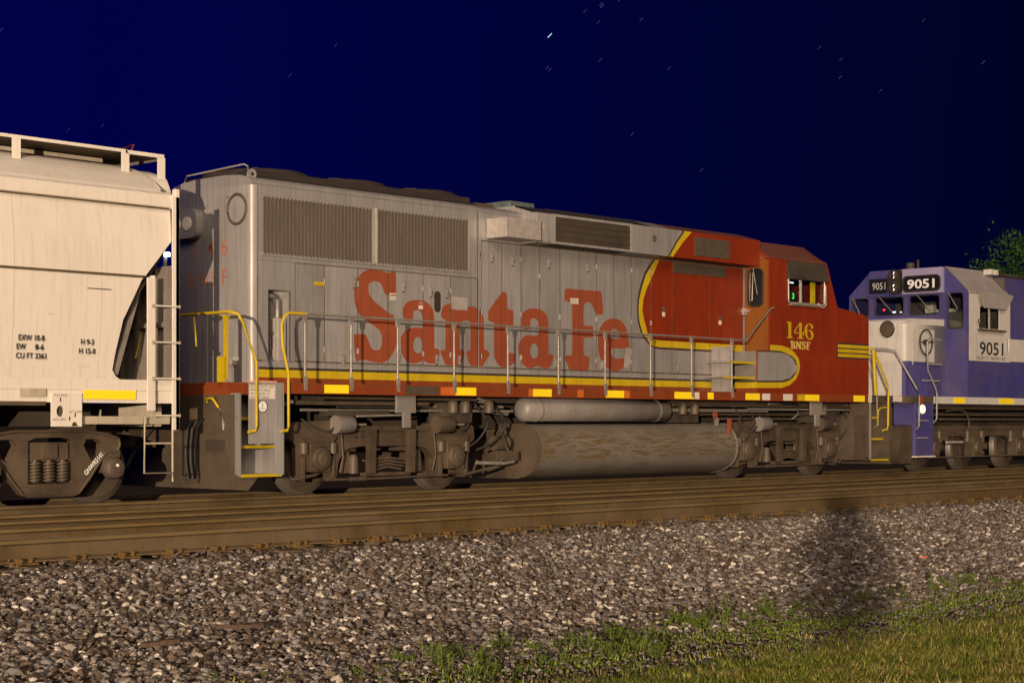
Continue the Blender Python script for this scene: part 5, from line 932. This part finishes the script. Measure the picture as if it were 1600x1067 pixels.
MB().box(33.3, 51, -.6, .6, .9, 1.45, M['dark']).box(33.3, 51, -1.2, 1.2, 1.38, 1.45, M['dark']).build('underframe', OK)
for x0, x1, y, z, r in ((33.6, 39, -1.3, 1.36, .03), (33.8, 40, -1.2, 1.22, .025), (34.2, 39, -1.1, 1.12, .03)): MB().tube([(x0, y, z), (x1, y, z)], r, M['under'], 7).build('brake_pipe', OK)
hose(OK, [(34.2, -1.25, 1.3), (34.9, -1.3, 1.3), (35.1, -1.3, 1.0), (34.8, -1.3, .8), (34.3, -1.28, .88)], M['under'], .015)
t = MB()
pr = [(33.55, .92), (33.45, .78), (33.35, .45), (33.55, .40), (33.75, .62), (34.2, .62), (34.5, .75), (35.2, .75), (35.5, .62), (35.9, .62), (36.2, .75), (37.1, .75), (37.45, .62), (37.9, .62), (38.2, .45), (38.3, .8), (38.1, .95)]
t.prism(pr, 'y', -1.12, -1.0, M['truck']); t.box(33.5, 38.2, -1.14, -1.02, .88, .98, M['truck']); t.box(34.7, 34.9, -1, .4, .65, .9, M['truck']); t = t.build('truck_frame', OK, .01)
for ax in (33.83, 35.69, 37.68):
    wheel(t, ax, .508); axle(t, ax, .508)
    MB().box(ax-.18, ax+.18, -1.2, -.95, .30, .72, M['truck']).lathe([(-.05, .13), (0, .15)], (ax, -1.2, .5), 'y', M['under'], 14).build('journal_box', t, .01)
    for s in (-.32, .32): MB().lathe([(0, .07), (.24, .07)], (ax+s, -1.1, .62), 'z', M['under'], 12).build('coil_spring', t)
MB().tube([(34.3, -1.2, .62), (35.0, -1.2, .62)], .03, M['bar'], 8).tube([(33.6, -1.18, .30), (38.0, -1.18, .30)], .02, M['under'], 6).build('brake_rod', t)
MB().box(39.2, 44.5, -1.4, 1.4, .25, 1.2, M['tank']).build('fuel_tank', OK, .15)
t2 = MB().box(45.5, 50.3, -1.12, -1.0, .6, .98, M['truck']).build('truck_frame', OK, .01)
for ax in (45.9, 47.8, 49.7): wheel(t2, ax, .508)

# ------------------------------------------------------------ lawn, weeds, debris
def blade_mesh(k, nb, hmin, hmax, m, spread=.03, w=.0035):
    r = random.Random(k); mb = MB()
    for i in range(nb):
        a = r.uniform(0, 6.28); bx, by = r.gauss(0, spread), r.gauss(0, spread); h = r.uniform(hmin, hmax); ln = r.uniform(.2, 1.5)*h; ww = w*r.uniform(.7, 1.4)
        px, py = -math.sin(a)*ww, math.cos(a)*ww; dx, dy = math.cos(a)*ln, math.sin(a)*ln
        mb.add([(bx-px, by-py, 0), (bx+px, by+py, 0), (bx+dx*.35+px*.8, by+dy*.35+py*.8, h*.6), (bx+dx*.35-px*.8, by+dy*.35-py*.8, h*.6), (bx+dx, by+dy, h)], [(0, 1, 2, 3), (3, 2, 4)], m)
    me = bpy.data.meshes.new('tuft'); me.from_pydata(mb.v, [], mb.f); me.materials.append(m)
    return bpy.data.objects.new('tuft', me)
grass_m = tone_mat('lawn_grass', [(0, (.05, .075, .010)), (.35, (.105, .145, .015)), (.6, (.175, .185, .024)), (.82, (.24, .19, .06)), (1, (.42, .32, .15))], .7, False, nscale=9)
tufts = [blade_mesh(100+k, 10, .02, .07, grass_m, .035) for k in range(8)]
def noise2(X, Y): return np.sin(X*1.7+np.sin(Y*2.1)*1.3)*np.cos(Y*3.3+np.sin(X*1.1)*1.7)*.5+np.sin(X*4.1+Y*3.7)*.25
X, Y = grid_points(2, 30, -17.2, -13.05, .032, .9)
k = (Y < -13.5+.26*noise2(X, Y*0)+rng.uniform(-.2, .16, X.size)) | (rng.uniform(0, 1, X.size) < .13); X, Y = X[k], Y[k]; n = X.size
s = rng.uniform(.55, 1.15, n); tone = np.clip(rng.beta(2, 2.6, n)+.25*noise2(X*1.2, Y*1.5)+.06+np.clip((-14.0-Y)*.10, 0, .25), 0, 1)
gn_scatter('lawn_grass', tufts, np.stack([X, Y, np.array([gz(y) for y in Y])], 1), np.stack([rng.uniform(-.2, .2, n), rng.uniform(-.2, .2, n), rng.uniform(0, 6.28, n)], 1), np.stack([s, s, s*rng.uniform(.6, 1.2, n)], 1), rng.integers(0, 8, n).astype(np.int32), tone.astype(np.float32), 'mown lawn grass with dry straw blades at the lower edge of the slope')
# thin verge growth along the foot of the ballast
green_m = tone_mat('verge_grass', [(0, (.06, .10, .010)), (.5, (.115, .18, .014)), (1, (.22, .24, .04))], .65, False, nscale=12)
vt = [blade_mesh(200+k, 9, .010, .042, green_m, .04, .005) for k in range(6)]
X, Y = grid_points(4, 34, -13.5, -11.9, .045, .9)
dens = np.exp(-((Y+12.55-wav(X)*.6)/.26)**2)*(.55+.45*np.clip(noise2(X*.9, Y*2)*2+.4, 0, 1))*np.clip((X-4.5)/7, .12, 1) + .12
k = rng.uniform(0, 1, X.size) < dens*.8; X, Y = X[k], Y[k]; n = X.size; s = rng.uniform(.5, 1.2, n)
gn_scatter('verge_grass', vt, np.stack([X, Y, np.array([gz(y) for y in Y])], 1), np.stack([rng.uniform(-.3, .3, n), rng.uniform(-.3, .3, n), rng.uniform(0, 6.28, n)], 1), np.stack([s, s, s], 1), rng.integers(0, 6, n).astype(np.int32), rng.uniform(0, 1, n).astype(np.float32), 'thin green verge growth along the foot of the ballast')
leaf_m = mat('weed_leaf', (.070, .135, .010), .5, 0, col2=(.13, .17, .018), scale=20)
stem_m = mat('weed_stem', (.12, .15, .03), .7)
def weed_mesh(k):
    r = random.Random(k); mb = MB()
    for s_ in range(r.randint(6, 9)):
        a = r.uniform(0, 6.28); h = r.uniform(.08, .17); lean = r.uniform(.1, .55); bx, by = r.gauss(0, .035), r.gauss(0, .035)
        top = (bx+math.cos(a)*h*lean, by+math.sin(a)*h*lean, h)
        mb.tube([(bx, by, 0), top], .0025, stem_m, 4)
        for j in range(9):
            f = .25+.75*j/8; c0 = Vector((bx+(top[0]-bx)*f, by+(top[1]-by)*f, h*f)); b_ = r.uniform(0, 6.28); L_ = r.uniform(.026, .050); w_ = L_*.34; up_ = r.uniform(.1, .8)
            d = Vector((math.cos(b_), math.sin(b_), up_)).normalized(); sd_ = d.cross(Vector((0, 0, 1))).normalized()*w_
            mb.add([c0, c0+d*L_*.5+sd_, c0+d*L_, c0+d*L_*.5-sd_], [(0, 1, 2, 3)], leaf_m)
    return mb
weeds = []
spots = [(560, 1058), (598, 1052), (640, 1038), (668, 1030), (690, 1050), (715, 1030), (745, 1034), (778, 1016), (832, 1018), (845, 1042), (868, 1020), (890, 1008), (910, 1040), (935, 1018), (960, 1002), (975, 996), (995, 1008), (1015, 1000), (1040, 982), (1052, 972), (1075, 980), (1100, 972), (1130, 968), (1160, 972), (1195, 962), (1215, 968), (1245, 955), (1290, 950), (1340, 945), (1390, 930), (1460, 922), (1515, 915), (1560, 912), (415, 1060), (330, 1064), (1180, 985), (1025, 1030), (760, 1058)]
def ground_at(px, py):
    C, S = math.cos(R(43.33)), math.sin(R(43.33)); t_ = (px-800)/2756; z = -.6
    for _ in range(4):
        Z = 2756*(1.05-z)/(py-660); xr = t_*Z; X_ = Z*C+xr*S; Y_ = Z*S-xr*C-20.6; z = gz(Y_)
    return X_, Y_, z
wm = []
for k in range(6):
    o = weed_mesh(300+k); v = np.array(o.v); me = bpy.data.meshes.new('weed'); me.from_pydata(o.v, [], o.f)
    for mt in o.mats: me.materials.append(mt)
    me.polygons.foreach_set('material_index', o.m); wm.append(me)
spots += [(px+random.uniform(-26, 26), py+random.uniform(-8, 12)) for px, py in spots if 600 < px < 1600]
for i, (px, py) in enumerate(spots):
    x, y, z = ground_at(px, py); o = bpy.data.objects.new('weed', wm[i % 6]); COL.objects.link(o); o.location = (x, y, z-.005); o.rotation_euler = (0, 0, random.uniform(0, 6.28)); s = random.uniform(.55, 1.05) if px > 620 else .5; o.scale = (s, s, s*random.uniform(.8, 1.1))
    tag(o, 'small leafy bright green weed growing at the foot of the ballast', 'weed', 'weeds along the foot of the ballast')
# debris
def splinter(px, py, L_, w_, h_, rz, label, m=None, nm='wood_scrap', cat='wood scrap'):
    x, y, z = ground_at(px, py); mb = MB(); n = 6; r = random.Random(int(px)); v = []
    for i in range(n+1):
        a = -L_/2+L_*i/n; ww = w_*(1-abs(2*i/n-1)**2*.7)*r.uniform(.7, 1.1); hh = h_*r.uniform(.7, 1.1)
        v += [(a, -ww/2, 0), (a, ww/2, 0), (a, ww/2*.8, hh), (a, -ww/2*.8, hh)]
    f = [(i*4+k, i*4+(k+1) % 4, i*4+4+(k+1) % 4, i*4+4+k) for i in range(n) for k in range(4)] + [(3, 2, 1, 0), (n*4, n*4+1, n*4+2, n*4+3)]
    me = bpy.data.meshes.new(nm); me.from_pydata(v, [], f); me.materials.append(m or M['wood']); o = bpy.data.objects.new(nm, me); COL.objects.link(o); o.location = (x, y, z+.05); o.rotation_euler = (r.uniform(-.1, .1), r.uniform(-.1, .1), R(rz)); tag(o, label, cat)
oldwood = mat('old_wood', (.07, .042, .026), .85, 0, n=.6, scale=30, stretch=(.3, 3, 1), bump=.8, bscale=60)
splinter(375, 984, .34, .07, .03, -40, 'dark brown wood splinter lying on the gravel at lower left of the slope', oldwood)
splinter(250, 1012, .26, .08, .03, -30, 'brown wood chunk half buried in gravel, lowest on the slope', oldwood)
splinter(1443, 873, .10, .03, .01, -35, 'small orange plastic scrap on the gravel slope', mat('orange_plastic', (.75, .12, .04), .5), 'plastic_scrap', 'litter')

# ------------------------------------------------------------ tree beyond the train
TR = thing('tree', (79.6, 15, -.8), 'leafy green tree rising behind the blue locomotive', 'tree')
tb = MB(); tb.tube([(80, 15, -.8), (80.1, 15.1, 2.5), (79.8, 15, 5)], .35, M['wood'], 10); tb.tube([(79.9, 15, 4.6), (79.4, 15.2, 7), (79, 15, 9.5)], .2, M['wood'], 8); tb.build('trunk', TR)
r = random.Random(5); lm = mat('tree_leaf', (.022, .075, .012), .6, 0, col2=(.04, .10, .014), scale=3); lb = MB(); lf = []
limbs = []
for k in range(22):
    a = r.uniform(0, 6.28); h = r.uniform(2.8, 9.0); L_ = r.uniform(4.5, 8.3)*(1-.35*abs(h-6)/5)
    if k < 6: a = math.pi + r.uniform(-.8, .8); h = (5.6, 6.4, 7.2, 8.0, 5.0, 7.0)[k]; L_ = (8.6, 8.9, 7.6, 6.8, 7.5, 8.0)[k]
    b0 = Vector((79.8, 15, h-1.0)); tip = Vector((79.4+math.cos(a)*L_, 15+math.sin(a)*L_, h+r.uniform(0, 1.0)))
    lb.tube([b0, b0.lerp(tip, .5)+Vector((0, 0, .4)), tip], .06, M['wood'], 5); limbs.append((b0, tip))
lb.build('limb', TR, kind='stuff')
v = []; f = []
for b0, tip in limbs:
    for j in range(9):
        c = b0.lerp(tip, .3+.72*j/8)+Vector((r.gauss(0, .35), r.gauss(0, .35), r.gauss(0, .3))); rad = r.uniform(.5, 1.1)
        for i in range(300):
            p = c + Vector((r.gauss(0, 1), r.gauss(0, 1), r.gauss(0, .7)))*rad*.55
            d = Vector((r.gauss(0, 1), r.gauss(0, 1), r.gauss(0, .6)-.3)).normalized(); s_ = d.cross(Vector((r.gauss(0, 1), r.gauss(0, 1), 1))).normalized()
            L_ = r.uniform(.12, .21); k0 = len(v); v += [p, p+d*L_*.5+s_*L_*.3, p+d*L_, p+d*L_*.5-s_*L_*.3]; f.append((k0, k0+1, k0+2, k0+3))
cr = MB(); cr.v = [tuple(p) for p in v]; cr.f = [list(a) for a in f]; cr.m = [0]*len(f); cr.sm = [False]*len(f); cr.mats = [lm]; cr.build('crown', TR)

# ------------------------------------------------------------ stars and the far lamp
C_, S_ = math.cos(R(43.33)), math.sin(R(43.33)); DST = 2500
sb = MB()
stars = [(859, 56, 1), (941, 10, .8), (939, 7, .5), (914, 18, .4), (1002, 31, .45), (938, 94, .5), (855, 106, .45), (859, 109, .3), (1045, 107, .3), (1005, 101, .25), (988, 210, .55), (1096, 266, .5), (1313, 121, .5), (1314, 93, .35), (1280, 75, .3), (1536, 98, .6), (1552, 122, .2), (1221, 181, .25), (1376, 142, .3), (1443, 32, .3), (935, 35, .3), (987, 47, .2), (2, 47, .8), (453, 118, .35), (160, 197, .3), (107, 203, .3), (525, 71, .3), (648, 113, .25), (321, 96, .25), (1124, 155, .2), (984, 236, .2), (1477, 193, .2), (806, 279, .2), (1060, 12, .25), (968, 0, .4), (395, 150, .2), (700, 40, .25), (230, 60, .2)]
for px, py, b in stars:
    if b < .28: continue
    Z = DST; a0 = (px-800)/2756; h0 = (660-py)/2756; L_ = 3.6/2756*Z*(.75+.5*b); w_ = (.5+.7*b)/2756*Z*.5
    c = Vector((0, -20.6, 1.05)) + Vector((C_, S_, 0))*Z + Vector((S_, -C_, 0))*a0*Z + Vector((0, 0, 1))*h0*Z
    u = (Vector((S_, -C_, 0))+Vector((0, 0, 1))*1.05).normalized(); w2 = (Vector((S_, -C_, 0))*1.05-Vector((0, 0, 1))).normalized(); dd = Vector((C_, S_, 0))
    vv = [c+u*i*L_+w2*j*w_+dd*k*w_ for i in (-1, 1) for j in (-1, 1) for k in (-1, 1)]
    sb.add(vv, [(0, 1, 3, 2), (4, 6, 7, 5), (0, 4, 5, 1), (2, 3, 7, 6), (0, 2, 6, 4), (1, 5, 7, 3)], M['starbright'] if b == 1 else M['star'])
so_ = sb.build('stars', None, kind='stuff'); so_['label'] = 'short slanting blue star trails in the night sky'
fl = thing('floodlight', (39.0, 36.5, -.8), 'distant bluish white floodlight on a pole glinting past the end of the hopper car', 'lamp post')
fx, fy = (258-800)/2756, (660-398)/2756
d_ = Vector((C_, S_, 0))+Vector((S_, -C_, 0))*fx; d_ = d_*(60/1.0); p_ = Vector((0, -20.6, 1.05))+d_+Vector((0, 0, fy*60))
fl.location = (p_.x, p_.y, -.8)
MB().lathe([(0, .11), (p_.z+.8, .07)], (p_.x, p_.y, -.8), 'z', M['dark'], 10).build('pole', fl)
MB().box(p_.x-.08, p_.x+.08, p_.y-.16, p_.y-.06, p_.z-.07, p_.z+.07, M['flood']).build('lamp_head', fl)

# ------------------------------------------------------------ leafy shape added unseen behind the viewpoint to cast a shadow on the ballast
SP = thing('shadow_caster', (-.75, -21.08, -.6), 'added leafy shadow caster on a slim stem, unseen behind the viewpoint', 'shadow_caster')
r = random.Random(9); q = MB(); q.tube([(-.75, -21.08, -.6), (-.74, -21.07, .2), (-.76, -21.08, 1.2)], .010, M['wood'], 6)
lv = MB()
def crown_r(z): return .42*math.sin(math.pi*min(1, max(0.02, (z-.30)/.80)))**.6 if z < 1.0 else .15
for k in range(170):
    z = r.uniform(.46, 1.30); a = r.uniform(0, 6.28); R_ = crown_r(z)
    tip = Vector((-.75+math.cos(a)*R_, -21.08+math.sin(a)*R_, z+.03)); b0 = Vector((-.75, -21.08, z-.08)); q.tube([b0, tip], .003, M['wood'], 4)
    for j in range(16):
        p = b0.lerp(tip, r.uniform(.2, 1.05)) + Vector((r.gauss(0, .03), r.gauss(0, .03), r.gauss(0, .03))); d = Vector((r.gauss(0, 1), r.gauss(0, 1), r.gauss(0, 1))).normalized(); s_ = d.cross(Vector((r.gauss(0, 1), .3, 1))).normalized(); L_ = r.uniform(.04, .07)
        lv.add([p, p+d*L_*.5+s_*L_*.28, p+d*L_, p+d*L_*.5-s_*L_*.28], [(0, 1, 2, 3)], leaf_m)
q.build('trunk', SP); lv.build('crown', SP)
